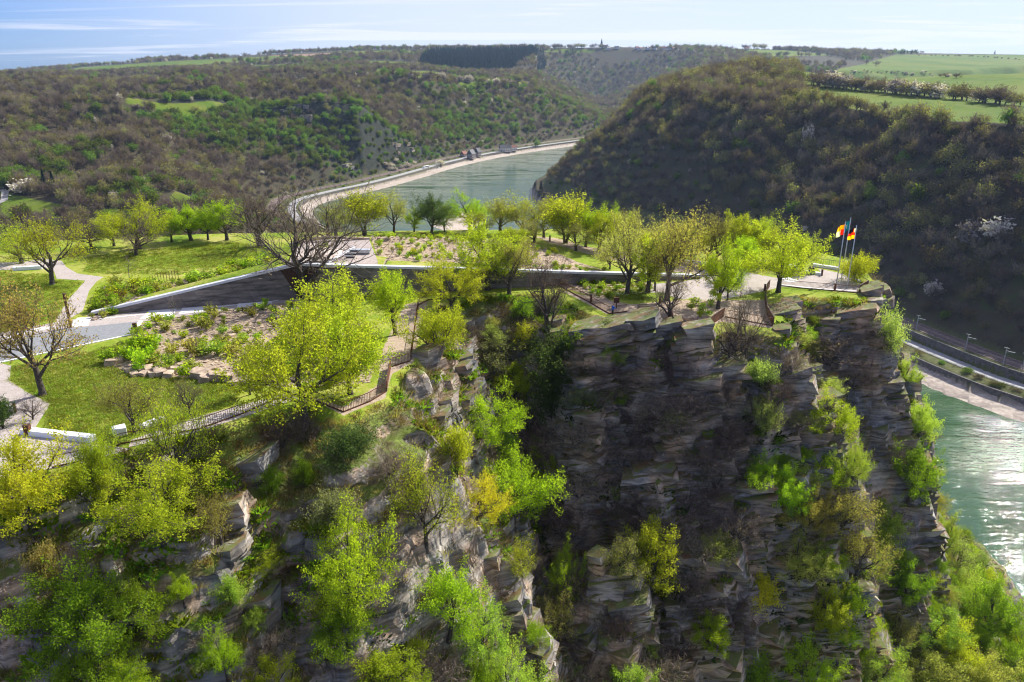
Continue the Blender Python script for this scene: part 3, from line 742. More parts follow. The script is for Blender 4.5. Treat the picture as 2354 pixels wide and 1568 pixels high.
def plant(proto, px, base, wpx, top, label, cat='tree', color='green', name='tree', group=None, on='plane', z=0.0, **kw):
    B = ground(px, base, z) if on == 'plane' else hit(px, base)
    dep = project(B)[2]; w = wpx * dep / FV
    h = .5
    for _ in range(60):
        if project((B.x, B.y, B.z + h))[1] <= top: break
        h *= 1.06
    return plant_at(B, proto, max(w, .3), h, label, cat, color, name, group, **kw)
# ------------------------------------------------------------------ scattering of things nobody could count
def scatter(name, proto, P, rz, sc, label=None, tilt=None):
    """one object: copies of proto's mesh at the points P"""
    P = np.asarray(P, np.float32)
    me = bpy.data.meshes.new(name); me.vertices.add(len(P)); me.vertices.foreach_set('co', P.ravel()); me.update()
    attr(me, 'rz', rz)
    a = me.attributes.new('sc', 'FLOAT_VECTOR', 'POINT'); a.data.foreach_set('vector', np.asarray(sc, np.float32).ravel())
    o = link(name, me); props(o, label, kind='stuff')
    ng = bpy.data.node_groups.new(name, 'GeometryNodeTree')
    ng.interface.new_socket('Geometry', in_out='INPUT', socket_type='NodeSocketGeometry'); ng.interface.new_socket('Geometry', in_out='OUTPUT', socket_type='NodeSocketGeometry')
    n = ng.nodes; gi = n.new('NodeGroupInput'); go = n.new('NodeGroupOutput')
    oi = n.new('GeometryNodeObjectInfo'); oi.transform_space = 'ORIGINAL'; oi.inputs[0].default_value = proto
    ip = n.new('GeometryNodeInstanceOnPoints')
    a1 = n.new('GeometryNodeInputNamedAttribute'); a1.data_type = 'FLOAT'; a1.inputs[0].default_value = 'rz'
    a2 = n.new('GeometryNodeInputNamedAttribute'); a2.data_type = 'FLOAT_VECTOR'; a2.inputs[0].default_value = 'sc'
    cx = n.new('ShaderNodeCombineXYZ'); e = n.new('FunctionNodeEulerToRotation')
    L = ng.links.new
    L(a1.outputs[0], cx.inputs[2]); L(cx.outputs[0], e.inputs[0]); L(gi.outputs[0], ip.inputs['Points']); L(oi.outputs['Geometry'], ip.inputs['Instance'])
    L(e.outputs[0], ip.inputs['Rotation']); L(a2.outputs[0], ip.inputs['Scale']); L(ip.outputs[0], go.inputs[0])
    md = o.modifiers.new('scatter', 'NODES'); md.node_group = ng
    return o
def joined(P):
    """trunk and crown of a tree as one mesh, for trees far off"""
    a, b = P['crown'], P['trunk']
    bm = bmesh.new(); bm.from_mesh(a); k = len(a.materials)
    b2 = b.copy()
    for p in b2.polygons: p.material_index = k
    bm.from_mesh(b2); me = bpy.data.meshes.new('tree'); bm.to_mesh(me); bm.free()
    for m in list(a.materials) + list(b.materials): me.materials.append(m)
    bpy.data.meshes.remove(b2)
    P['tree'] = me; return me
HP = {}
def hill_protos():
    for i in range(4):   # bare woodland tree
        t = Tree(300 + i, trunk=.36, limbs=(7, 6), ratio=(.62, .6), ang=(52, 50), up=.3, start=.42, sides=(5, 3, 3, 3))
        HP['bare%d' % i] = norm_tree(t, 2, .34, 12, .7, 300 + i, twig_n=16, twig_s=(1.7, .15), leaf_mat=M['hill_bud'], twig_mat=M['hill_twig'], woodlv=1)
    for i in range(3):   # budding
        t = Tree(310 + i, trunk=.36, limbs=(7, 6), ratio=(.62, .6), ang=(52, 50), up=.3, start=.4, sides=(5, 3, 3, 3))
        HP['bud%d' % i] = norm_tree(t, 13, .42, 12, .8, 310 + i, twig_n=9, twig_s=(1.6, .14), leaf_mat=M['hill_bud'], twig_mat=M['hill_twig'], woodlv=1)
    for i in range(3):   # in leaf
        t = Tree(320 + i, trunk=.32, limbs=(7, 6), ratio=(.62, .6), ang=(55, 50), up=.25, start=.35, sides=(5, 3, 3, 3))
        HP['green%d' % i] = norm_tree(t, 26, .5, 11, .75, 320 + i, twig_n=1, twig_s=(1.4, .12), leaf_mat=M['hill_green'], twig_mat=M['hill_twig'], woodlv=1)
    for i in range(2):
        t = Tree(330 + i, trunk=.3, limbs=(7, 6), ratio=(.62, .6), ang=(55, 50), up=.25, start=.3, sides=(5, 3, 3, 3))
        HP['white%d' % i] = norm_tree(t, 13, .42, 7, .5, 330 + i, twig_n=4, twig_s=(1.2, .1), leaf_mat=M['hill_white'], twig_mat=M['hill_twig'], woodlv=1)
    for i in range(2):   # conifer: whorls of drooping boughs
        rng = np.random.default_rng(340 + i); Hh = 20.0; n = 1500
        f = rng.random(n) ** .8; rr = (1 - f) * 3.4 * (.35 + .65 * rng.random(n) ** .5) * (.75 + .35 * np.sin(f * 60)); an = rng.random(n) * 6.283
        C = np.stack([rr * np.cos(an), rr * np.sin(an), 1.5 + f * (Hh - 1.5) - rr * .25], 1)
        ax = np.stack([np.cos(an), np.sin(an), -.35 + 0 * an], 1)
        v, fc = cards(C, .42, rng, 2.6, ax); cr = mesh_np('crown', v, fc); attr(cr, 'tint', np.repeat(rng.random(n), 4)); cr.materials.append(M['needle'])
        tm = MB().tube([(0, 0, -.3), (0, 0, Hh * .9)], [.28, .05], 5).mesh('trunk', [M['bark']])
        HP['fir%d' % i] = dict(crown=cr, trunk=tm, w=6.0, h=Hh)
    for k in HP: joined(HP[k])
hill_protos()
def far_tree(kind, B, w, h, label, cat='tree', group=None, rz=None, name='woodland_tree'):
    P = HP[kind]; o = link(name, P['tree']); PCOUNT[0] += 1; rg = random.Random(PCOUNT[0])
    o.location = (B[0], B[1], B[2] - .4); o.rotation_euler = (0, 0, rg.uniform(0, 6.28)); o.scale = (w / P['w'], w / P['w'], h / P['h'])
    return props(o, label, cat, group)
def jitter_grid(x0, x1, y0, y1, s, rng):
    gx, gy = np.meshgrid(np.arange(x0, x1, s), np.arange(y0, y1, s)); n = gx.size
    return gx.ravel() + rng.uniform(-.55, .55, n) * s, gy.ravel() + rng.uniform(-.55, .55, n) * s
rng = np.random.default_rng(5)
def in_view(x, y, z, pad=90):
    yy = y; zz = z - CAMZ; dep = yy * CP - zz * SP; up = yy * SP + zz * CP
    px = CX + FV * x / np.maximum(dep, 1); py = CY - FV * up / np.maximum(dep, 1)
    return (dep > 10) & (px > -pad) & (px < 2353 + pad) & (py > 60) & (py < 1568 + 200), px, py, dep
def field_mask(x, y, grow=0):
    m = np.zeros(len(x), bool)
    for p in FIELDS: m |= sd_polygon(x, y, p) < grow
    return m
# --- candidate spots for woodland trees
CX_, CY_ = [], []
for (x0, x1, y0, y1, s) in [(-560, 700, 200, 800, 8.2), (-1100, 1000, 800, 1500, 9.2), (-1700, 900, 1500, 2300, 11.5), (-2300, 1700, 2300, 4200, 24)]:
    a, b = jitter_grid(x0, x1, y0, y1, s, rng); CX_.append(a); CY_.append(b)
CONIF = hpoly([(985, 122), (1250, 122), (1255, 152), (1180, 158), (1090, 166), (960, 150)])
_cx = [p[0] for p in CONIF]; _cy = [p[1] for p in CONIF]; a, b = rng.uniform(min(_cx), max(_cx), 9000), rng.uniform(min(_cy), min(max(_cy), 3900), 9000)
m_ = inside(a, b, CONIF); CX_.append(a[m_][:2600]); CY_.append(b[m_][:2600])
TX = np.concatenate(CX_); TY = np.concatenate(CY_)
TZ, TDL, TDR = h_far(TX, TY); TLO = h_loreley(TX, TY, False)[0]
ok, TPX, TPY, TDEP = in_view(TX, TY, TZ)
ok &= (TLO < TZ) & ((TDL > 52) | (TDR > 54 - 34 * sstep(620, 760, TY))) & ~field_mask(TX, TY, 3)
# far plateau behind the rim: mostly open fields with hedges and copses
slopey = h_far(TX, TY + 6)[0] - TZ
wood = fbm(TX, TY, 260, 3, 81)
openland = (TY > 2300) & (TDR < 0) & (wood < -.02) & ~((TX > 50) & (TY < 3300) & (TX < 900))
openland &= ~inside(TX, TY, CONIF)
ok &= ~openland
flat_ = np.hypot(h_far(TX + 5, TY)[0] - h_far(TX - 5, TY)[0], h_far(TX, TY + 5)[0] - h_far(TX, TY - 5)[0]) / 10 < .3
ok &= ~((TDR > 120) & flat_ & (TPX > 1840))
rk = np.exp(-(((TX + 230) / 140) ** 2 + ((TY - 1120) / 130) ** 2))
bl = np.min([seg_d(TX, TY, BLUFF[i], BLUFF[i + 1])[0] for i in range(len(BLUFF) - 1)], axis=0)
bl2 = np.min([seg_d(TX + 15, TY + 50, BLUFF[i], BLUFF[i + 1])[0] for i in range(len(BLUFF) - 1)], axis=0)
rk = 1.25 * (1 - sstep(55, 110, np.minimum(bl, bl2))) * (TDR < 0)
# hide nothing that cannot be seen: keep trees on ground that faces the camera or crests
sel = np.nonzero(ok)[0]
g1 = fbm(TX, TY, 70, 3, 83); g2 = fbm(TX, TY, 24, 2, 84); hgt = (TZ - WATER) / 130
u = rng.random(len(TX))
greenp = np.clip(.05 + .6 * sstep(.12, .5, g1 + .3 * g2) * np.where(TDR > 0, .22, 1.0) + .8 * rk + np.where((TDR < 0) & (TX > -140) & (TY > 1300) & (TY < 2000), .38, 0) + np.where((TY < 700) & (TX < -50), .12, 0), 0, .9)
budp = np.where(TDR > 0, .42, .28) + .25 * g2
kind = np.where(u < greenp, 2, np.where(u < greenp + (1 - greenp) * budp, 1, 0))
kind = np.where((rng.random(len(TX)) < np.where(TDR > 0, .012, .035)), 3, kind)
conif = inside(TX, TY, CONIF)
kind = np.where(conif | (rng.random(len(TX)) < .0012), 4, kind)
size = 1.42 * rng.uniform(.7, 1.2, len(TX)) * np.where(TDEP > 2300, 1.5, 1.0) * np.where(TDR > 0, .98, .92) * np.where((TDR > 0) & (TDR < 75), .6, 1) * np.where(kind == 4, .55, 1) * np.where((TDR < 0) & (TDL < 80), .65, 1)
KN = {0: ('bare', 4), 1: ('bud', 3), 2: ('green', 3), 3: ('white', 2), 4: ('fir', 2)}
# nearest 300 on the opposite slope are trees of their own
rs = sel[(TDR[sel] > 0) & (kind[sel] < 3)]
def shown(i):     # seen over the edge of the plateau
    px, py = TPX[i], TPY[i]
    return (px > 1230) & (px < 2380) & ((py < 520) | (px > 2020) | ((px > 1880) & (py < 600)))
rs = rs[shown(rs)]; rs = rs[np.argsort(TDEP[rs])][:300]
isnear = np.zeros(len(TX), bool); isnear[rs] = True
LBL = {0: ('bare purple brown tree in the wood on the slope across the river', 'bare trees of the wood across the river'),
       1: ('budding olive brown tree in the wood on the slope across the river', 'budding trees of the wood across the river'),
       2: ('green leafing tree in the wood on the slope across the river', 'leafing trees of the wood across the river')}
for i in rs:
    k = kind[i]; kn = KN[k]; P = HP[kn[0] + str(int(u[i] * 997) % kn[1])]; s = size[i]
    far_tree(kn[0] + str(int(u[i] * 997) % kn[1]), (TX[i], TY[i], TZ[i]), P['w'] * s, P['h'] * s, LBL[k][0], group=LBL[k][1])
# a seed tree of every sort carries the mesh for the rest of the woods
names = {0: 'bare_woodland', 1: 'budding_woodland', 2: 'green_woodland', 3: 'blossom_thicket', 4: 'conifer_wood'}
for k, (kn, nv) in KN.items():
    for v_ in range(nv):
        ii = sel[(kind[sel] == k) & ~isnear[sel] & ((u[sel] * 997).astype(int) % nv == v_)]
        if len(ii) < 2: continue
        P = HP[kn + str(v_)]; s0 = ii[0]
        seed = far_tree(kn + str(v_), (TX[s0], TY[s0], TZ[s0]), P['w'], P['h'], {0: 'bare brown tree in the far woods', 1: 'olive budding tree in the far woods', 2: 'green tree in the far woods', 3: 'white blossoming bush in the far woods', 4: 'dark fir in the far conifer wood'}[k], group='trees of the far woods ' + kn)
        ii = ii[1:]; s = size[ii]
        scatter(names[k], seed, np.stack([TX[ii], TY[ii], TZ[ii] - .5], 1), rng.uniform(0, 6.28, len(ii)), np.stack([s, s, s * rng.uniform(.85, 1.15, len(ii))], 1), 'distant wood covering the valley sides')
# ------------------------------------------------------------------ hard surfaces on the plateau
def hard(name, pts, z, mat, label, thick=.06, ground_z=0.0): return sheet(name, vpoly(pts, ground_z), ground_z + z, mat, thick, label)
hard('road', [(-260, 846), (-100, 812), (0, 793), (150, 756), (322, 739), (304, 766), (150, 799), (0, 831), (-260, 890)], .020, M['asphalt'], 'grey asphalt road ending before the garden')
hard('forecourt', [(-260, 812), (0, 765), (128, 741), (210, 728), (420, 706), (640, 686), (720, 683), (725, 691), (640, 697), (322, 740), (150, 757), (-260, 847)], .012, M['gravel'], 'gravel forecourt along the dark wall')
for k, p in enumerate([[(178, 731), (207, 730), (203, 749), (158, 754)], [(322, 734), (344, 713), (408, 707), (397, 726)], [(410, 723), (421, 705), (468, 699), (483, 715)], [(544, 708), (549, 691), (622, 686), (626, 699)],
                       [(-120, 806), (0, 778), (95, 752), (125, 752), (40, 772), (-120, 818)], [(1395, 678), (1450, 668), (1480, 670), (1430, 682)]]):
    hard('concrete_slab', p, .030, M['concrete'], 'white concrete slab let into the gravel')
def strip(name, pts, w, z, mat, label, gz=0.0, h=.05, kind='structure'):
    b = MB(); P = [Vector((*G(px, py, gz), 0)) for px, py in pts]
    for i in range(len(P) - 1):
        d = (P[i + 1] - P[i]); L = d.length; c = (P[i] + P[i + 1]) / 2
        b.box((c.x, c.y, gz + z - h / 2), (L, w, h), math.atan2(d.y, d.x))
    return props(b.build(name, mat), label, kind=kind)
strip('kerb', [(-260, 893), (0, 834), (150, 802), (305, 769)], .32, .09, M['white'], 'white kerb along the road', h=.16)
strip('kerb', [(304, 767), (324, 738)], .5, .10, M['white'], 'white kerb across the end of the road', h=.16)
strip('kerb', [(130, 743), (180, 738), (400, 716), (640, 691)], .22, .036, M['white'], 'thin white line of stone along the forecourt')
hard('path', [(137, 746), (190, 715), (205, 668), (222, 647), (238, 637), (178, 629), (152, 614), (142, 600), (96, 594), (60, 602), (-80, 607), (-80, 622), (40, 620), (98, 612), (125, 625), (130, 641), (196, 645), (157, 690), (126, 738)], .018, M['gravel'], 'pale gravel path winding to the meadow')
hard('path', [(-60, 840), (0, 835), (26, 841), (22, 876), (68, 905), (116, 928), (70, 1000), (150, 1012), (300, 1032), (200, 1062), (0, 1100), (-200, 1100)], .016, M['gravel'], 'gravel path round the near lawn')
hard('path', [(300, 1012), (460, 957), (535, 936), (680, 899), (693, 914), (560, 958), (460, 991), (296, 1028)], .019, M['gravel'], 'gravel path behind the rusty railing')
hard('path', [(1385, 678), (1480, 655), (1560, 648), (1615, 640), (1600, 622), (1660, 617), (1790, 640), (1850, 634), (1891, 632), (1880, 618), (1935, 629), (1993, 664), (1972, 674), (1797, 659), (1762, 668), (1652, 690), (1560, 688), (1520, 672)], .014, M['gravel'], 'broad gravel square before the flagpoles')
hard('path', [(1225, 548), (1262, 556), (1285, 575), (1330, 590), (1460, 612), (1600, 618), (1600, 626), (1440, 622), (1310, 600), (1262, 585), (1235, 565)], .016, M['gravel'], 'gravel path along the far edge')
strip('kerb', [(1797, 655), (1880, 664), (1975, 669)], .5, .03, M['concrete'], 'pale stone band before the flagpoles')
hard('concrete_slab', [(1790, 641), (1815, 650), (1835, 646), (1812, 637)], .05, M['concrete'], 'white concrete slab beside the square')

# ------------------------------------------------------------------ visitor building: a folded dark wall holding the green mound
vc = empty('visitor_building', (WX[1], WY[1], 0), 0, 'long low building with dark stone wall under a white coping', 'building')
def par(o, root): o.parent = root; o.matrix_parent_inverse = Matrix.Translation(-Vector(root.location)); return o
def wall_leg(p, q, hp, hq, lean):
    p = Vector((*p, 0)); q = Vector((*q, 0)); d = (q - p); L = d.length; d.normalize(); nrm = Vector((d.y, -d.x, 0))
    core = MB(); cap = MB()
    hh = lambda s: hp + (hq - hp) * s / L
    pts = [p + nrm * -.06, q + nrm * -.06, q + nrm * -.66, p + nrm * -.66]
    core.prism([(v.x, v.y) for v in pts], -.2, [hp - .05, hq - .05, hq - .05, hp - .05])
    par(core.build('wall', M['cortend']), vc)
    pts = [p + nrm * .10, q + nrm * .10, q + nrm * -.72, p + nrm * -.72]
    cap.prism([(v.x, v.y) for v in pts], [hp - .14, hq - .14, hq - .14, hp - .14], [hp + .2, hq + .2, hq + .2, hp + .2])
    par(cap.build('coping', M['cap']), vc)
    rg = random.Random(int(L)); s = .3
    while s < L - .3:
        e = min(L - .1, s + rg.uniform(1.1, 2.8))
        def top(s0):
            h = hh(s0); t = min(max(s0 + lean * h, .05), L - .05); return t, hh(t) - .16
        rows = 2 if hh((s + e) / 2) > 2.4 else 1
        cut = rg.uniform(.4, .6)
        a1, h1 = top(s); a2, h2 = top(e)
        for r_ in range(rows):
            f0, f1 = (0, 1) if rows == 1 else ((0, cut) if r_ == 0 else (cut, 1))
            g = .02
            def P(s0, a, h, f): return s0 + (a - s0) * f, .03 + (h - .03) * f
            q4 = [P(s + g, a1 + g, h1, f0), P(e - g, a2 - g, h2, f0), P(e - g, a2 - g, h2, f1), P(s + g, a1 + g, h1, f1)]
            q4 = [(sx, z + (g if k < 2 else -g)) for k, (sx, z) in enumerate(q4)]
            if min(q4[2][1], q4[3][1]) - max(q4[0][1], q4[1][1]) < .06 or q4[1][0] - q4[0][0] < .1 or q4[2][0] - q4[3][0] < .1: continue
            off = rg.uniform(.0, .03); vs = []
            for dn in (-.055, off): vs += [p + d * sx + nrm * dn + Vector((0, 0, z)) for sx, z in q4]
            b = MB(); b.add(vs, [(3, 2, 1, 0), (4, 5, 6, 7), (0, 1, 5, 4), (1, 2, 6, 5), (2, 3, 7, 6), (3, 0, 4, 7)])
            par(b.build('panel', M['slate_wall']), vc)
        s = e
wall_leg((WX[0], WY[0]), (WX[1], WY[1]), WH[0], WH[1], -.45)
wall_leg((WX[1], WY[1]), (WX[2], WY[2]), WH[1], WH[2], .55)
zr = 5.0
def roofpoly(pts, up, name, mat, th=1.0):
    P = []
    for px, py in pts:
        z = 4.0
        for _ in range(6): x, y = G(px, py, z); z = float(wall_h(x)) + up
        P.append((x, y, z))
    o = MB().prism([p[:2] for p in P], [p[2] - th for p in P], [p[2] for p in P]).build(name, mat); return par(o, vc)
roofpoly([(664, 605), (700, 604.5), (860, 607), (868, 600), (846, 546), (700, 553), (672, 580)], .06, 'roof', M['roofgravel'])
roofpoly([(670, 601), (705, 602), (757, 603), (812, 571), (740, 569), (680, 577)], .2, 'roof', M['pinkgravel'], .18)
b = MB()
for p, q in (((757, 604), (814, 571)), ((690, 604), (757, 605))):
    P = Vector((*G(*p, 4.8), 4.95)); Q = Vector((*G(*q, 4.8), 4.95)); d = Q - P
    b.box((P + Q) / 2, (d.length, .22, .3), math.atan2(d.y, d.x))
par(b.build('roof_edge', M['cap']), vc)
for (px, py, w, dd, h) in ((827, 577, 3.2, .8, .55),):
    x, y = G(px, py + 2, 4.6); par(MB().box((x, y, 4.75), (w, dd, h), R(-3), bevel if False else 0).build('roof_box', M['steel']), vc)
for k in range(6):
    x, y = G(795 + 2 * (k % 2), 575 + k * 3.6, 4.75); par(MB().box((x + .5, y, 4.82), (2.4 - k * .22, .12, .22), R(-4)).build('louvre', M['blackmetal' if k % 2 else 'steel']), vc)
# kerb stones along the back of the roof
for k in range(14):
    x, y = G(674 + k * 13, 552 - k * .45, 4.8); rg = random.Random(k)
    o = MB().box((0, 0, .12), (1.15 * rg.uniform(.8, 1.1), .5, .34 * rg.uniform(.8, 1.2)), 0).build('kerb_stone', M['boulder'], None, bevel=.05); o.location = (x, y, 5.0); o.rotation_euler = (0, 0, rg.uniform(-.1, .1)); par(o, vc); o.location = Vector((x, y, float(wall_h(x)) + .0))
# memorial slab before the wall
mm = empty('memorial', (*G(830, 668), 0), R(4), 'pale memorial slab with sunken relief and round plaque before the wall', 'memorial')
b = MB(); b.add([(-1.35, -.5, 0), (1.35, -.5, 0), (1.0, .25, 3.0), (-1.0, .25, 3.0), (-1.35, .5, 0), (1.35, .5, 0), (1.0, .5, 3.0), (-1.0, .5, 3.0)], [(0, 1, 2, 3), (5, 4, 7, 6), (4, 0, 3, 7), (1, 5, 6, 2), (3, 2, 6, 7), (4, 5, 1, 0)])
b.build('slab', M['concrete'], mm)
tl = math.atan2(3.0, .75)
MB().box((-.25, -.20, 1.55), (.95, .05, 1.2), 0, 0, -R(14)).build('relief', M['greyconc'], mm)
mb = MB(); mb.tube([(.38, -.30, 1.25), (.38, -.36, 1.25)], .42, 18); mb.build('plaque', M['white'], mm)

# ------------------------------------------------------------------ rock slabs of the cliff
def slab_variants(n=10):
    out = []
    for i in range(n):
        rg = np.random.default_rng(500 + i); nxs, nys = 4, 3
        gx = np.linspace(-.5, .5, nxs) + np.r_[0, rg.normal(size=nxs - 2) * .06, 0]; gy_ = np.linspace(-.5, .5, nys)
        pts = {}; Vv = []; Ff = []
        for lv in (0, 1):
            for j in range(nys):
                for k in range(nxs):
                    pts[lv, j, k] = len(Vv)
                    cc = rg.uniform(.82, 1.06) if (j in (0, nys - 1) and k in (0, nxs - 1)) else rg.uniform(.9, 1.06)
                    Vv.append((gx[k] * cc + rg.normal() * .035, gy_[j] * cc + rg.normal() * .06, (lv - .5) + rg.normal() * .035))
        for j in range(nys - 1):
            for k in range(nxs - 1):
                Ff.append((pts[1, j, k], pts[1, j, k + 1], pts[1, j + 1, k + 1], pts[1, j + 1, k])); Ff.append((pts[0, j, k], pts[0, j + 1, k], pts[0, j + 1, k + 1], pts[0, j, k + 1]))
        for k in range(nxs - 1):
            Ff.append((pts[0, 0, k], pts[0, 0, k + 1], pts[1, 0, k + 1], pts[1, 0, k])); Ff.append((pts[0, nys - 1, k], pts[1, nys - 1, k], pts[1, nys - 1, k + 1], pts[0, nys - 1, k + 1]))
        for j in range(nys - 1):
            Ff.append((pts[0, j, 0], pts[1, j, 0], pts[1, j + 1, 0], pts[0, j + 1, 0])); Ff.append((pts[0, j, nxs - 1], pts[0, j + 1, nxs - 1], pts[1, j + 1, nxs - 1], pts[1, j, nxs - 1]))
        out.append((np.array(Vv), np.array(Ff)))
    return out
SL = slab_variants()
SLM = []
for v_, f_ in SL:
    m_ = mesh_np('rock_slab', v_, f_, False); m_.materials.append(M['rock']); SLM.append(m_)
rng = np.random.default_rng(11)
n = 40000
sx = rng.uniform(-50, 72, n); sy = rng.uniform(42, 112, n)
sz, sd = h_loreley(sx, sy)
e = 1.6
gx_ = (h_loreley(sx + e, sy)[0] - h_loreley(sx - e, sy)[0]) / (2 * e); gy_ = (h_loreley(sx, sy + e)[0] - h_loreley(sx, sy - e)[0]) / (2 * e)
sl_ = np.hypot(gx_, gy_)
ok, spx, spy, sdep = in_view(sx, sy, sz, 40)
patch = fbm(sx + sz * .35, sy - sz * .6, 9, 3, 13) + .18 * np.clip(sl_ - 1.5, -1, 1) + .10 * (sx > 38) + .12 * (sx < 2)
ok &= (sd > .8) & (sl_ > 1.0) & (patch > .06) & (sz > -70) & (spy > 660)
ii = np.nonzero(ok)[0]; rng.shuffle(ii); keep = []
for i in ii:                                   # well spaced outcrops
    if len(keep) >= 430: break
    if all((sx[i] - sx[j]) ** 2 + (sy[i] - sy[j]) ** 2 + (sz[i] - sz[j]) ** 2 > 6.0 for j in keep): keep.append(i)
slabs = []
for i in keep:
    out = np.array([-gx_[i], -gy_[i]]); out /= np.linalg.norm(out) + 1e-6
    facing = math.atan2(out[1], out[0]); joint = R(-104) if abs(math.atan2(math.sin(facing - R(-104)), math.cos(facing - R(-104)))) < R(55) else (R(-14) if math.cos(facing) > 0 else R(166))
    yaw = joint + math.pi / 2 + rng.normal() * .16
    L = min(rng.gamma(4, .6) + .9, 4.8) if sx[i] < 6 else min(rng.gamma(4, .85) + 1.2, 7); Dp = L * rng.uniform(.55, .85); Ht = L * rng.uniform(.5, 1.1); z0 = sz[i] - Ht * .62; zc = 0; fw = np.array([math.cos(joint), math.sin(joint)])
    while zc < Ht:
        t = rng.gamma(3, .2) + .22; l = L * rng.uniform(.86, 1.06) * (1 - .25 * (zc / Ht) ** 3); off = rng.normal() * .07 - .25 * zc / Ht
        cx = sx[i] - fw[0] * (Dp * .40 - off) - fw[1] * rng.normal() * .04 * L; cy = sy[i] - fw[1] * (Dp * .40 - off) + fw[0] * rng.normal() * .04 * L
        slabs.append((l * t, (cx, cy, z0 + zc + t / 2), (l, Dp, t * 1.02), yaw + rng.normal() * .06)); zc += t
slabs.sort(key=lambda a: -a[0])
lv, lf, lb = [], [], 0
for r_, (_, loc, dims, yaw) in enumerate(slabs):
    rot = Euler((rng.normal() * .02 - .05, R(-14) + rng.normal() * .02, 0)).to_matrix() @ Euler((0, 0, yaw)).to_matrix(); vi = int(rng.integers(len(SL)))
    if r_ < 300:
        o = link('rock_slab', SLM[vi], cliff); o.matrix_world = Matrix.LocRotScale(Vector(loc), rot.to_quaternion(), Vector(dims))
    else:
        v_, f_ = SL[vi]; lv.append((np.array(rot) @ (v_ * np.array(dims)).T).T + np.array(loc)); lf.append(f_ + lb); lb += len(v_)
me = mesh_np('rock_ledges', np.concatenate(lv), np.concatenate(lf), False); me.materials.append(M['rock'])
props(link('rock_ledges', me, cliff), kind='stuff')

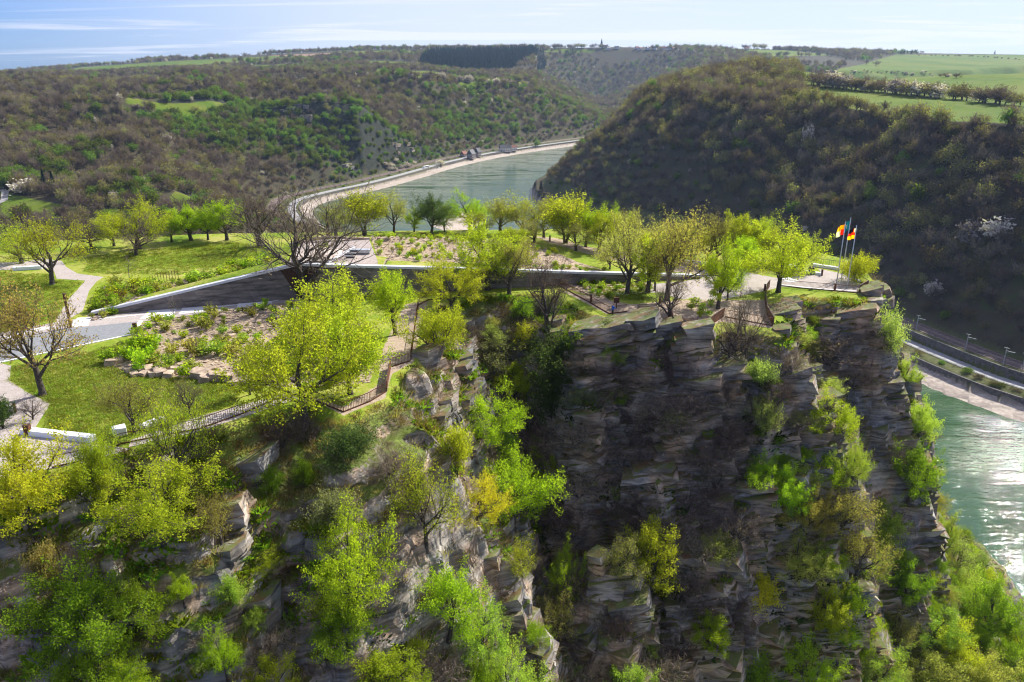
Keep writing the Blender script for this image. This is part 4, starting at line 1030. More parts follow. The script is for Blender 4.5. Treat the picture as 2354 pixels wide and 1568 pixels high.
# ------------------------------------------------------------------ trees and bushes of the plateau
T_ = [
 # px, base, width, top, proto, colour, label
 (50, 606, 120, 508, 'open0', 'yellowgreen', 'yellow green tree at the far left edge of the meadow'),
 (120, 655, 140, 503, 'open1', 'yellowgreen', 'thin yellow leafing tree standing inside the bend of the gravel path'),
 (212, 572, 90, 496, 'bare0', 'brown', 'bare brown tree behind the meadow left of the big yellow tree'),
 (262, 566, 70, 486, 'open2', 'olive', 'slim olive tree between bare tree and big yellow tree'),
 (312, 587, 110, 490, 'bare1', 'brown', 'bare grey trunked tree standing in front of the yellow tree on the meadow'),
 (322, 572, 135, 457, 'leafy0', 'yellowgreen', 'big round yellow tree at the back of the meadow'),
 (395, 556, 70, 486, 'leafy1', 'fresh', 'small green tree just right of the big yellow tree'),
 (440, 553, 75, 478, 'slim0', 'bright', 'bright green tree in the row behind the meadow, nearest the yellow tree'),
 (478, 552, 70, 470, 'leafy2', 'green', 'dense green tree in the middle of the row behind the meadow'),
 (522, 552, 70, 462, 'slim1', 'bright', 'tall green tree at the end of the row, beside the bare branches'),
 (598, 566, 150, 430, 'bare2', 'brown', 'large bare spreading tree at the right end of the meadow'),
 (705, 690, 260, 425, 'bare3', 'brown', 'largest bare tree with crooked mossy limbs before the gravel roof'),
 (752, 560, 110, 440, 'bare1', 'brown', 'bare brown tree behind the gravel roof'),
 (775, 552, 80, 460, 'open3', 'olive', 'olive tree half hidden behind the bare branches over the roof'),
 (838, 541, 95, 440, 'multi0', 'yellowgreen', 'dark stemmed willow like tree with three leaning trunks before the river'),
 (905, 537, 70, 440, 'open0', 'olive', 'thin olive tree with forked trunk before the river'),
 (952, 533, 38, 478, 'slim2', 'fresh', 'small slender green tree just left of the dark ivy tree'),
 (990, 540, 80, 446, 'leafy3', 'dark', 'dark ivy covered tree standing before the river'),
 (1022, 533, 50, 470, 'open1', 'fresh', 'light green tree leaning beside the dark ivy tree'),
 (1080, 528, 100, 440, 'leafy1', 'bright', 'bright green broad tree above the sandy spit'),
 (1150, 548, 100, 452, 'open2', 'olive', 'brownish olive tree right of the bright green tree'),
 (1200, 552, 95, 448, 'open3', 'yellowgreen', 'yellow olive tree in the row on the far edge'),
 (1250, 560, 80, 455, 'open1', 'olive', 'olive tree beside the far gravel path'),
 (1298, 582, 105, 452, 'multi1', 'yellowgreen', 'wide olive tree with dark trunks right of the far path'),
 (1345, 587, 85, 468, 'leafy2', 'bright', 'fresh bright green tree right of the far path'),
 (1402, 562, 85, 472, 'leafy0', 'bright', 'bright green tree before the dark wooded slope'),
 (1480, 590, 90, 520, 'open0', 'olive', 'brown olive tree on the back edge behind the tall bare tree'),
 (1560, 600, 90, 500, 'open2', 'olive', 'olive grey tree on the back edge above the end of the wall'),
 (1622, 602, 95, 480, 'bare0', 'brown', 'bare brown round tree on the back edge'),
 (1690, 606, 70, 494, 'slim0', 'yellowgreen', 'tall yellow green tree in the group left of the flags'),
 (1722, 610, 60, 505, 'slim1', 'yellowgreen', 'slim tree in the middle of the group left of the flags'),
 (1752, 606, 70, 492, 'open3', 'yellowgreen', 'tall open crowned tree in the group left of the flags'),
 (1845, 622, 60, 540, 'leafy3', 'fresh', 'green tree right behind the big tree near the flags'),
 (1788, 672, 150, 512, 'leafy1', 'yellowgreen', 'big spreading yellow green tree at the cliff edge near the flags'),
 (1650, 710, 80, 552, 'slim2', 'bright', 'slender bright green tree with two thin trunks on the gravel square'),
 (1672, 690, 60, 600, 'leafy2', 'bright', 'low bright green tree beside the slender one on the square'),
 (1122, 666, 145, 515, 'leafy3', 'yellowgreen', 'yellow green tree with dark straight trunk before the middle of the wall'),
 (1170, 676, 105, 546, 'open2', 'olive', 'olive tree with twisted trunk right of the straight trunked tree'),
 (1262, 728, 110, 578, 'bare2', 'brown', 'bare tree with curved trunk leaning over the ravine'),
 (1035, 706, 130, 582, 'leafy0', 'yellowgreen', 'round yellow green tree hiding part of the wall'),
 (1000, 805, 120, 690, 'leafy2', 'yellowgreen', 'bushy yellow green tree outside the rusty fence'),
 (910, 770, 90, 626, 'slim1', 'bright', 'young bright green tree with thin trunk on the dirt path'),
 (768, 800, 205, 606, 'leafy1', 'yellowgreen', 'big yellow green tree rising before the wall'),
 (702, 950, 255, 690, 'leafy0', 'yellowgreen', 'largest yellow green tree with forked trunk by the near railing'),
 (805, 905, 150, 730, 'leafy3', 'yellowgreen', 'yellow green tree in the grove left of the dirt path'),
 (1440, 676, 135, 510, 'open1', 'olive', 'olive tree with thick straight trunk on the lawn before the wall'),
 (1488, 672, 95, 545, 'slim0', 'yellowgreen', 'thin green tree between two olive trees on the lawn'),
 (1505, 668, 60, 560, 'open3', 'olive', 'crooked slim tree on the lawn before the wall'),
 (1532, 690, 150, 490, 'open0', 'olive', 'tallest thin olive tree beside the standing stone'),
 (1538, 742, 85, 610, 'bare3', 'brown', 'bare multi stemmed small tree behind the steel panel'),
 (1680, 775, 115, 655, 'bare0', 'brown', 'bare tree with leaning dark trunk outside the viewpoint fence'),
 (1716, 772, 90, 665, 'bare1', 'brown', 'second bare leaning tree outside the viewpoint fence'),
 (1965, 648, 72, 583, 'shrub0', 'yellowgreen', 'round yellow green bush behind the flagpoles'),
 (97, 908, 165, 650, 'open2', 'bronze', 'large brownish budding tree with thick trunk beside the road'),
 (311, 996, 110, 858, 'open3', 'olive', 'small round olive tree on the near lawn'),
 (440, 957, 60, 862, 'bare2', 'brown', 'little bare tree with thin trunk on the near lawn'),
 (575, 907, 60, 795, 'open0', 'yellowgreen', 'thin young tree at the corner of the stony bed'),
 (398, 1050, 135, 915, 'open1', 'yellowgreen', 'yellow green tree at the railing corner'),
 (232, 1112, 90, 990, 'leafy2', 'yellowgreen', 'yellow green tree before the white low wall'),
 (75, 965, 55, 905, 'bare3', 'brown', 'small bare shrub tree on the left gravel path'),
 (8, 985, 60, 915, 'shrub1', 'dark', 'dark evergreen bush at the left picture edge beside the path'),
]
H_ = [
 (80, 1220, 235, 985, 'leafy3', 'yellow', 'big golden yellow tree on the slope at the lower left'),
 (228, 1205, 110, 1000, 'slim2', 'yellowgreen', 'slender yellow green tree with curved trunk right of the golden tree'),
 (375, 1240, 255, 1015, 'leafy1', 'yellowgreen', 'broad yellow green tree on the grassy slope below the railing'),
 (510, 1255, 110, 1115, 'open0', 'olive', 'olive bush tree hanging over the left rocks'),
 (625, 1130, 66, 1062, 'shrub0', 'green', 'small round green bush alone on the grassy spur'),
 (118, 1345, 90, 1235, 'shrub1', 'bronze', 'orange bronze bush above the left rocks'),
 (175, 1345, 60, 1245, 'bareshrub0', 'brown', 'brown twiggy bush beside the orange one'),
 (205, 1500, 260, 1290, 'leafy2', 'green', 'large deep green tree below the left rocks'),
 (235, 1640, 210, 1430, 'leafy0', 'green', 'deep green tree at the bottom left under the larger one'),
 (330, 1455, 130, 1315, 'leafy3', 'green', 'mid green bushy tree beside the rock pillar'),
 (425, 1392, 60, 1308, 'slim0', 'bright', 'small bright green sapling on the rock shelf'),
 (528, 1385, 70, 1312, 'shrub2', 'fresh', 'fresh green bush on the slope between the left rock walls'),
 (522, 1560, 100, 1408, 'leafy1', 'bright', 'bright green tree against the grey rock pillar'),
 (612, 1312, 80, 1252, 'shrub3', 'yellowgreen', 'little yellow green bush under the rock overhang'),
 (300, 1640, 150, 1505, 'leafy2', 'bright', 'bright yellow green crown cut by the bottom edge at left'),
 (622, 1640, 140, 1500, 'leafy3', 'yellowgreen', 'yellow green crown at the bottom edge below the spur'),
 (590, 1440, 60, 1385, 'shrub0', 'fresh', 'small green bush on the sunny dry slope'),
 (815, 1420, 190, 1160, 'leafy0', 'bright', 'bright green tree left of the layered rock rib'),
 (790, 1510, 150, 1370, 'leafy2', 'green', 'green tree in the shade below the bright one'),
 (880, 1640, 150, 1505, 'slim1', 'yellowgreen', 'yellow green crown at the bottom edge below the layered rib'),
 (980, 1260, 120, 1055, 'open2', 'yellowgreen', 'loose yellow olive tree right of the top of the layered rib'),
 (1125, 1035, 130, 880, 'leafy1', 'bright', 'bright yellow green tree in the upper ravine'),
 (1190, 920, 90, 832, 'leafy3', 'yellowgreen', 'yellow green crown at the head of the ravine'),
 (1050, 1090, 70, 975, 'shrub1', 'yellowgreen', 'yellow green bush on the rocks under the brown moss knobs'),
 (1180, 1215, 170, 1030, 'leafy2', 'bright', 'brightest green wide tree in the middle of the ravine'),
 (1100, 1210, 130, 1085, 'leafy0', 'yellow', 'golden green tree joined to the bright ravine tree'),
 (1242, 1145, 80, 1025, 'slim2', 'bright', 'tall bright crown behind the ravine trees'),
 (1032, 1470, 130, 1295, 'leafy3', 'bright', 'bright green tree right of the layered rib, upper of a chain'),
 (1105, 1540, 120, 1370, 'leafy1', 'fresh', 'soft green tree in the middle of the chain right of the rib'),
 (1172, 1640, 130, 1475, 'leafy0', 'fresh', 'pale green tree at the bottom of the chain right of the rib'),
 (1095, 1640, 110, 1520, 'leafy2', 'bright', 'bright crown at the bottom edge under the chain of trees'),
 (1200, 1340, 80, 1240, 'open3', 'yellowgreen', 'yellow olive bush on the orange stained rib'),
 (1295, 1400, 80, 1248, 'leafy0', 'bright', 'dark hearted bright tree at the ravine bottom'),
 (1285, 1500, 90, 1360, 'open1', 'olive', 'olive tree below the dark hearted bright tree'),
 (1490, 1390, 100, 1212, 'slim0', 'yellowgreen', 'tall yellow green tree in the shaded cliff bottom'),
 (1418, 1345, 95, 1222, 'open0', 'olive', 'grey olive tree beside the tall tree in the shaded bottom'),
 (1615, 1515, 80, 1405, 'slim1', 'bright', 'bright green tree before the blue grey rock foot'),
 (1745, 1392, 66, 1312, 'shrub2', 'yellow', 'small yellow olive bush on the blue grey rock'),
 (1742, 1140, 84, 1040, 'leafy2', 'bright', 'bright green tree on the right cliff, upper of a pair'),
 (1800, 1190, 90, 1075, 'leafy3', 'bright', 'bright green tree on the right cliff, lower of a pair'),
 (1905, 1030, 96, 885, 'leafy1', 'yellowgreen', 'tall bright tree clinging under the flag platform rocks'),
 (1948, 1135, 84, 1005, 'leafy0', 'fresh', 'green tree against the dark vertical rock wall'),
 (1890, 1120, 66, 1040, 'shrub3', 'bright', 'bright bush left of the tree on the dark rock wall'),
 (1758, 1000, 60, 905, 'shrub0', 'pale', 'pale green bush on the middle of the right cliff'),
 (1745, 890, 66, 825, 'shrub1', 'pale', 'pale bush under the viewpoint fence'),
 (1850, 1245, 110, 1120, 'leafy2', 'olive', 'olive green tree in the wooded gully, left'),
 (1925, 1240, 120, 1110, 'open2', 'olive', 'brownish olive tree in the wooded gully, middle'),
 (2015, 1250, 100, 1150, 'leafy3', 'fresh', 'light green tree in the wooded gully, right'),
 (1830, 1340, 120, 1220, 'leafy0', 'olive', 'olive tree lower in the wooded gully'),
 (1893, 1330, 90, 1232, 'leafy1', 'bright', 'bright green tree lower in the wooded gully'),
 (1960, 1345, 110, 1215, 'open1', 'olive', 'yellow olive tree lower in the wooded gully'),
 (2072, 1395, 90, 1290, 'leafy2', 'green', 'green tree beside the rounded boulders of the right edge'),
 (1900, 1480, 84, 1345, 'leafy3', 'yellowgreen', 'yellow green tree below the wooded gully'),
 (1952, 1400, 60, 1335, 'shrub2', 'bright', 'small bright bush below the wooded gully'),
 (1850, 1590, 110, 1470, 'leafy0', 'bright', 'bright green tree at the bottom edge of the right cliff'),
 (2040, 815, 60, 705, 'shrub3', 'pale', 'pale green bush on the outer edge below the flags'),
 (2070, 900, 56, 810, 'leafy1', 'fresh', 'green tree on the outer edge, second below the flags'),
 (2105, 1030, 70, 915, 'leafy2', 'fresh', 'green tree on the outer edge level with the beach'),
 (2088, 1150, 100, 1015, 'leafy3', 'green', 'leafy tree on the outer edge above the square crag'),
 (2160, 1290, 50, 1175, 'slim2', 'fresh', 'narrow green tree hanging outside the square crag'),
 (2190, 1330, 70, 1230, 'open3', 'pale', 'pale tree against the glittering water'),
 (2230, 1430, 80, 1310, 'leafy0', 'fresh', 'green tree against the glittering water, lower'),
 (2130, 1490, 110, 1385, 'leafy1', 'fresh', 'light green tree on the lower right slope'),
 (2180, 1560, 110, 1430, 'leafy2', 'yellowgreen', 'yellow green tree on the lower right slope'),
 (2270, 1480, 110, 1340, 'leafy3', 'green', 'green tree at the shore side of the lower right slope'),
 (2320, 1560, 100, 1430, 'leafy0', 'green', 'dark green tree in the lower right corner'),
 (2045, 1500, 100, 1400, 'open0', 'olive', 'grey olive tree on the lower right slope'),
 (2010, 1600, 130, 1480, 'leafy1', 'fresh', 'soft green tree at the bottom edge on the right'),
 (2120, 1640, 120, 1510, 'leafy3', 'olive', 'olive tree at the bottom edge on the right'),
 (2240, 1640, 130, 1510, 'leafy2', 'olive', 'olive green tree near the bottom right corner'),
 (1130, 855, 100, 775, 'shrub2', 'grey', 'grey green ivy bush on the rock knob'),
 (1285, 880, 130, 760, 'shrub3', 'dark', 'dark ivy mass on the shaded ravine wall'),
 (1270, 960, 100, 850, 'shrub1', 'dark', 'dark ivy bush lower on the ravine wall'),
 (800, 1060, 110, 975, 'shrub0', 'dark', 'dark ivy bush below the railing rocks'),
 (770, 1215, 100, 1120, 'shrub1', 'grey', 'grey evergreen bush in the left gully'),
 (700, 1120, 50, 1050, 'shrub2', 'green', 'small green bush in the left gully'),
 (1720, 1610, 90, 1500, 'shrub3', 'green', 'green bush at the bottom edge under the blue grey rock'),
 (1440, 1640, 100, 1510, 'leafy1', 'fresh', 'green crown at the bottom edge in the shaded ravine'),
 (1650, 1290, 70, 1220, 'shrub0', 'olive', 'olive bush on the ledge of the right cliff'),
]
NAMED = [(r_[0], (r_[1] + r_[3]) / 2, r_[6]) for r_ in H_ + T_ if len(r_[6].split()) <= 10]; USED = set()
def near_label(what, P, h):
    px, py, _ = project((P[0], P[1], P[2] + h / 2)); best = None
    for k, (qx_, qy_, l_) in enumerate(sorted(NAMED, key=lambda q: (q[0] - px) ** 2 + (q[1] - py) ** 2)[:9]):
        dx, dy = px - qx_, py - qy_
        rel = ('left of' if dx < 0 else 'right of') if abs(dx) > 1.6 * abs(dy) else (('above' if dy < 0 else 'below') if abs(dy) > 1.6 * abs(dx) else ('above and ' if dy < 0 else 'below and ') + ('left of' if dx < 0 else 'right of'))
        l2 = f'{what} {rel} the {l_}'; best = best or l2
        if l2 not in USED and len(l2.split()) <= 16: USED.add(l2); return l2
    return best
for (px, b_, w, top, pr, c, lab) in T_:
    isb = pr.startswith('shrub')
    plant(pr, px, b_, w, top, lab, 'bush' if isb else 'tree', c, 'bush' if isb else ('bare_tree' if pr.startswith('bare') else 'spring_tree'))
for (px, b_, w, top, pr, c, lab) in H_:
    isb = 'shrub' in pr
    if px < 700: w *= .85; top += (b_ - top) * .08
    plant(pr, px, b_, w, top, lab, 'bush' if isb else 'tree', c, 'bush' if isb else 'spring_tree', on='hit', sink=.3)
# bare scrub on the shaded rock
rg = random.Random(8)
for (px, py, w) in [(1400, 900, 110), (1470, 870, 90), (1390, 850, 80), (1560, 965, 110), (1450, 1000, 100), (1300, 1200, 140), (1545, 1230, 120), (1610, 1260, 90), (1330, 1110, 120), (1580, 1130, 100), (1480, 1140, 90), (1640, 1040, 100), (1660, 900, 80),
                    (1905, 800, 120), (1960, 860, 90), (1985, 770, 80), (1690, 1200, 90), (1680, 1380, 80), (1600, 1390, 70), (1500, 1540, 110), (1240, 1010, 110), (1220, 940, 90), (1260, 1090, 100), (1180, 770, 70), (1080, 760, 60), (1340, 830, 70),
                    (1560, 860, 90), (1500, 930, 90), (1440, 1100, 100), (1640, 1130, 90), (1780, 900, 80), (1820, 960, 80), (960, 1160, 90), (900, 1060, 90), (650, 1000, 70), (700, 980, 70), (1000, 1540, 110), (960, 1500, 90), (600, 1500, 90), (640, 1460, 80), (470, 1460, 60), (1330, 1560, 110), (1560, 1480, 90)]:
    h = w * rg.uniform(.55, .85)
    plant('bareshrub%d' % rg.randrange(3), px, py + h * .45, w * 1.1, py - h * .55, near_label('bare bush', hit(px, py + h * .45), 1.0), 'bush', 'brown', 'bare_bush', 'bare bushes on the cliff', on='hit', sink=.2)
r9 = np.random.default_rng(99); n9 = 0
while n9 < 34:
    px, py = r9.uniform(1230, 1980), r9.uniform(800, 1500)
    if px > 1750 and py > 1050: continue
    w = r9.uniform(60, 120); n9 += 1; h = w * r9.uniform(.5, .8)
    plant('bareshrub%d' % r9.integers(3), px, py + h * .45, w, py - h * .55, near_label('bare bush', hit(px, py + h * .45), 1.0), 'bush', 'brown', 'bare_bush', 'bare bushes on the cliff', on='hit', sink=.2)
for (px, b_, w, top, pr, c, lab) in [(1100, 560, 70, 480, 'open3', 'yellowgreen', 'slim yellow olive tree behind the roof garden'), (1228, 588, 80, 500, 'open0', 'olive', 'half bare tree at the foot of the far gravel path'), (1322, 600, 75, 510, 'open2', 'olive', 'brownish half bare tree before the fresh green tree'),
      (1375, 596, 70, 492, 'slim0', 'yellowgreen', 'narrow tree left of the thick trunked olive tree'), (1446, 588, 80, 482, 'open1', 'olive', 'olive tree on the back edge above the wall'), (1512, 606, 80, 505, 'open3', 'olive', 'fine twigged olive tree behind the tall thin tree'), (1588, 612, 75, 515, 'open0', 'yellowgreen', 'yellow olive tree behind the end of the wall'),
      (1646, 606, 85, 500, 'open2', 'olive', 'olive brown tree left of the group near the flags'), (1700, 640, 75, 545, 'slim1', 'bright', 'bright low tree before the group near the flags'), (1772, 612, 65, 520, 'open1', 'yellowgreen', 'open tree right behind the group near the flags'), (1180, 600, 70, 520, 'slim2', 'yellowgreen', 'young tree above the coping in the roof garden'), (1400, 640, 60, 560, 'open0', 'olive', 'thin tree between the wall and the lawn')]:
    plant(pr, px, b_, w, top, lab, 'tree', c, 'spring_tree')
# fill of nameless leafy bushes along gullies and ledges
rng = np.random.default_rng(21)
n = 14000
qx = rng.uniform(-52, 84, n); qy = rng.uniform(42, 118, n); qz, qd = h_loreley(qx, qy)
okq, qpx, qpy, qdep = in_view(qx, qy, qz, 20)
gxx = (h_loreley(qx + 1.5, qy, False)[0] - h_loreley(qx - 1.5, qy, False)[0]) / 3; gyy = (h_loreley(qx, qy + 1.5, False)[0] - h_loreley(qx, qy - 1.5, False)[0]) / 3
qs = np.hypot(gxx, gyy)
dens = fbm(qx, qy + qz * .6, 11, 3, 45) - .16 * np.clip(qs - 1.2, 0, 2) + .35 * (qpx > 1780) * (qpy > 1080) + .2 * (qpy > 1380) - .5 * (qpx < 1100)
okq &= (qd > 2) & (qpy > 720) & (dens > .10)
qi = np.nonzero(okq)[0]; rng.shuffle(qi); kept = []
for i in qi:
    if len(kept) >= 190: break
    if all((qx[i] - qx[j]) ** 2 + (qy[i] - qy[j]) ** 2 + (qz[i] - qz[j]) ** 2 > 7.5 for j in kept): kept.append(i)
for i in kept:
    right = qpx[i] > 1780; c = rg.choice(['fresh', 'olive', 'bright', 'pale', 'yellowgreen', 'green'] if (right or qpx[i] < 1250) else ['green', 'olive', 'dark', 'grey', 'fresh'])
    w = rg.uniform(1.6, 3.6)
    lab = near_label({'fresh': 'soft green bush', 'olive': 'olive brown bush', 'bright': 'bright green bush', 'pale': 'pale green bush', 'yellowgreen': 'yellow green bush', 'green': 'deep green bush', 'dark': 'dark ivy bush', 'grey': 'grey green bush'}[c], (qx[i], qy[i], qz[i]), w)
    plant_at((qx[i], qy[i], qz[i]), 'shrub%d' % rg.randrange(4), w, w * rg.uniform(.7, 1.15), lab, 'bush', c, 'bush', 'bushes scattered over the cliff', sink=.3)
# ------------------------------------------------------------------ railings, plates, posts
PK = {}
def picket_mesh(h):
    if h not in PK: PK[h] = MB().box((0, 0, h / 2), (.028, .028, h)).mesh('picket', [M['corten']])
    return PK[h]
def railing(pts, label, h=1.05, step=.2, z=0.0, name='railing', group=None, mat='corten'):
    W = [Vector((*G(px, py, z), 0)) for px, py in pts]
    o0 = W[0]; root = empty(name, (o0.x, o0.y, z), 0, label, 'railing', group)
    def gz(p): return float(H(np.array([p.x]), np.array([p.y]))[0]) if z == 0 else z
    for i in range(len(W) - 1):
        a, b_ = W[i], W[i + 1]; d = b_ - a; L = d.length; rz = math.atan2(d.y, d.x); c = (a + b_) / 2 - o0
        MB().box((c.x, c.y, h), (L, .05, .06), rz).build('top_rail', M[mat], root)
        MB().box((c.x, c.y, .08), (L, .06, .12), rz).build('bottom_rail', M[mat], root)
        for k in range(int(L / step) + 1):
            q = a + d.normalized() * (k * step) - o0; o = link('picket', picket_mesh(h), root); o.location = (q.x, q.y, 0); o.rotation_euler = (0, 0, rz)
    return root
def plates(pts, label, h=1.15, name='steel_plate_fence', z=0.0):
    W = [Vector((*G(px, py, z), 0)) for px, py in pts]; o0 = W[0]; root = empty(name, (o0.x, o0.y, z), 0, label, 'fence')
    for i in range(len(W) - 1):
        a, b_ = W[i], W[i + 1]; d = b_ - a; L = d.length; n = max(1, round(L / 1.4)); rz = math.atan2(d.y, d.x)
        for k in range(n):
            q = a + d * ((k + .5) / n) - o0; MB().box((q.x, q.y, h / 2), (L / n - .03, .05, h), rz).build('plate', M['corten'], root)
        c = (a + b_) / 2 - o0; MB().box((c.x, c.y, h + .03), (L, .12, .05), rz).build('handrail', M['cortend'], root)
    return root
railing([(120, 1076), (190, 1060), (280, 1021), (370, 1003), (460, 987), (560, 951), (640, 916), (690, 906)], 'rusty railing of thin bars along the near gravel path', step=.22)
railing([(694, 907), (745, 931), (790, 948), (850, 924), (888, 901)], 'rusty railing bending round the forked yellow green tree', step=.2)
plates([(889, 900), (893, 872), (898, 846)], 'short rusty plate fence at the dirt path corner')
railing([(899, 844), (942, 831)], 'short rusty railing across the dirt path end', step=.2)
railing([(944, 829), (951, 780), (957, 730), (962, 702), (985, 690), (1020, 687)], 'rusty railing running up beside the dirt path', step=.2)
railing([(1085, 652), (1180, 655), (1282, 658)], 'rusty railing behind the grass strip above the ravine', step=.25)
railing([(1284, 657), (1340, 688), (1400, 722), (1441, 717)], 'rusty railing slanting down to the person in blue', step=.16)
plates([(1536, 716), (1543, 738), (1546, 756)], 'tall rusty steel plate beside the bare small tree', 1.5)
railing([(1548, 757), (1580, 762), (1610, 768)], 'short rusty railing between two steel plates', step=.2)
plates([(1612, 768), (1638, 745), (1664, 727)], 'rusty steel plate fence rising left of the two bare trees', 1.2)
railing([(1666, 729), (1720, 740), (1776, 750)], 'rusty railing in front of the lower viewpoint', step=.18)
plates([(1777, 750), (1762, 724), (1757, 692)], 'curved rusty plate fence at the right of the lower viewpoint', 1.2)
plates([(1757, 690), (1762, 668), (1768, 660)], 'rusty plate fence behind the big tree near the flags', 1.1)
railing([(1792, 657), (1840, 663), (1890, 667), (1972, 674)], 'fine railing along the front of the flag platform', step=.16)
plates([(1973, 674), (1994, 662)], 'rusty plate at the outer corner of the flag platform', 1.2)
railing([(1994, 661), (1970, 645), (1945, 629)], 'steel railing on the outer side of the flag platform', step=.3, mat='cortend')
plates([(1942, 628), (1946, 616), (1972, 621)], 'rusty plate box behind the flagpoles', 1.2)
railing([(1860, 607), (1905, 612), (1940, 617)], 'thin railing on the far side of the flag platform', step=.3, mat='cortend')
railing([(957, 545), (1005, 557), (1052, 570)], 'rusty picket fence in the roof garden', 1.0, .3, 3.2)
# rusty stakes that thin out along the planted bank by the wall
root = empty('stake_row', (*G(248, 706), 0), 0, 'row of rusty steel stakes on the planted bank by the wall', 'fence'); sk = MB().box((0, 0, .75), (.06, .06, 1.5)).mesh('stake', [M['corten']])
for k in range(42):
    f = (k / 41) ** 1.35; p = np.interp(f, [0, .4, .7, 1], [248, 300, 350, 410]), np.interp(f, [0, .4, .7, 1], [706, 676, 656, 640])
    g = ground(*p); o = link('stake', sk, root); o.location = Vector((g.x, g.y, g.z)) - root.location
def post(px, py, top, w, label, name='bollard', cat='bollard', mat='corten', group=None):
    g = ground(px, py); h = 1.0
    while project((g.x, g.y, g.z + h))[1] > top and h < 8: h += .05
    root = empty(name, g, R(20), label, cat, group)
    MB().box((0, 0, h / 2), (w, w, h)).build('shaft', M[mat], root); MB().box((0, 0, h + .015), (w * 1.25, w * 1.25, .05)).build('cap', M['cortend'], root)
post(163, 753, 676, .3, 'tall rusty steel lamp pylon beside the white slab', 'lamp_pylon', 'lamp')
for px, py, top, lab in [(1358, 694, 683, 'rusty bollard on the slope below the planted stones'), (1516, 698, 685, 'rusty bollard on the lawn edge near the standing stone'), (1641, 679, 664, 'rusty bollard left of the slender bright tree on the gravel square'),
                         (1632, 629, 615, 'rusty bollard behind the gravel square'), (1757, 669, 655, 'rusty bollard beside the big tree near the flags'), (1888, 634, 622, 'rusty bollard at the end of the white bench'), (1918, 667, 653, 'rusty bollard before the flagpoles'), (36, 948, 934, 'dark rusty bollard at the left gravel path'),
                         (1231, 562, 548, 'rusty bollard at the far path'), (1263, 578, 566, 'small rusty bollard on the grass by the far path')]:
    post(px, py, top, .22, lab)
def signbox(px, py, label, s=.75, h=1.3):
    g = ground(px, py); root = empty('information_box', g, R(8), label, 'sign'); MB().box((0, 0, h * .3), (.12, .12, h * .6)).build('post', M['cortend'], root)
    MB().box((0, 0, h * .6 + .35), (s, .22, .75), bevel if False else 0).build('panel', M['corten'], root); MB().box((0, -.12, h * .6 + .36), (s * .8, .01, .55)).build('face', M['cortend'], root)
signbox(1416, 708, 'rusty information box behind the person in blue')
signbox(313, 768, 'rusty box on a post at the end of the road', .5, 1.2)
g = ground(66, 1000); root = empty('litter_bin', g, 0, 'rusty litter bin by the white low wall', 'bin'); MB().box((0, 0, .5), (.5, .45, 1.0), bevel if False else 0).build('body', M['corten'], root); MB().box((0, 0, 1.03), (.56, .5, .06)).build('lid', M['cortend'], root)
def stone_thing(px, py, dims, label, name, cat, mat, rz=0, bevel_=.08, z=None, group=None):
    g = ground(px, py); o = MB().box((0, 0, dims[2] / 2 - .04), dims).build(name, M[mat], None, bevel=bevel_); o.location = g; o.rotation_euler = (0, 0, rz); return props(o, label, cat, group)
stone_thing(1477, 724, (1.45, .8, 1.5), 'upright grey standing stone on the viewpoint', 'standing_stone', 'stone', 'rock', .1, .12)
b = MB()
for k in range(5):
    a0 = R(200 + k * 28); b.box((math.cos(a0) * 1.5, math.sin(a0) * .9 + .9, .28), (.95, .55, .5), a0 + math.pi / 2)
o = b.build('stone_bench', M['boulder'], None, bevel=.03); o.location = ground(1578, 738); props(o, 'curved stone bench on the dirt viewpoint', 'bench')
def lowwall(p, q, w, h, label, mat='white', name='low_wall', cat='wall'):
    a = Vector((*G(*p), 0)); c = Vector((*G(*q), 0)); d = c - a
    o = MB().box((0, 0, h / 2), (d.length, w, h)).build(name, M[mat], None, bevel=.03); o.location = (a + c) / 2 + Vector((0, 0, float(H(np.array([(a.x + c.x) / 2]), np.array([(a.y + c.y) / 2]))[0]) - .03)); o.rotation_euler = (0, 0, math.atan2(d.y, d.x)); return props(o, label, cat)
lowwall((55, 996), (215, 1014), .8, .55, 'long white low wall with hedge at the near lawn')
lowwall((260, 1001), (291, 994), 1.0, .75, 'short white concrete block at the corner of the near lawn', name='concrete_block', cat='block')
lowwall((328, 988), (378, 967), .9, .5, 'grey concrete bench at the lawn corner behind the tree', 'concrete', 'concrete_bench', 'bench')
lowwall((30, 622), (98, 618), .6, .6, 'white low wall beside the far left path')
lowwall((1576, 604), (1624, 608), .6, .5, 'white low wall behind the gravel square')
lowwall((1813, 613), (1834, 621), .6, .45, 'white low wall left of the seated people')
lowwall((1852, 628), (1888, 633), .7, .45, 'white bench seat with two seated people', name='bench', cat='bench')
lowwall((1868, 612), (1928, 621), .5, .5, 'long white seat along the far railing', name='long_seat', cat='bench')
lowwall((1958, 641), (1974, 650), .4, .4, 'short white seat inside the outer railing', name='short_seat', cat='bench')
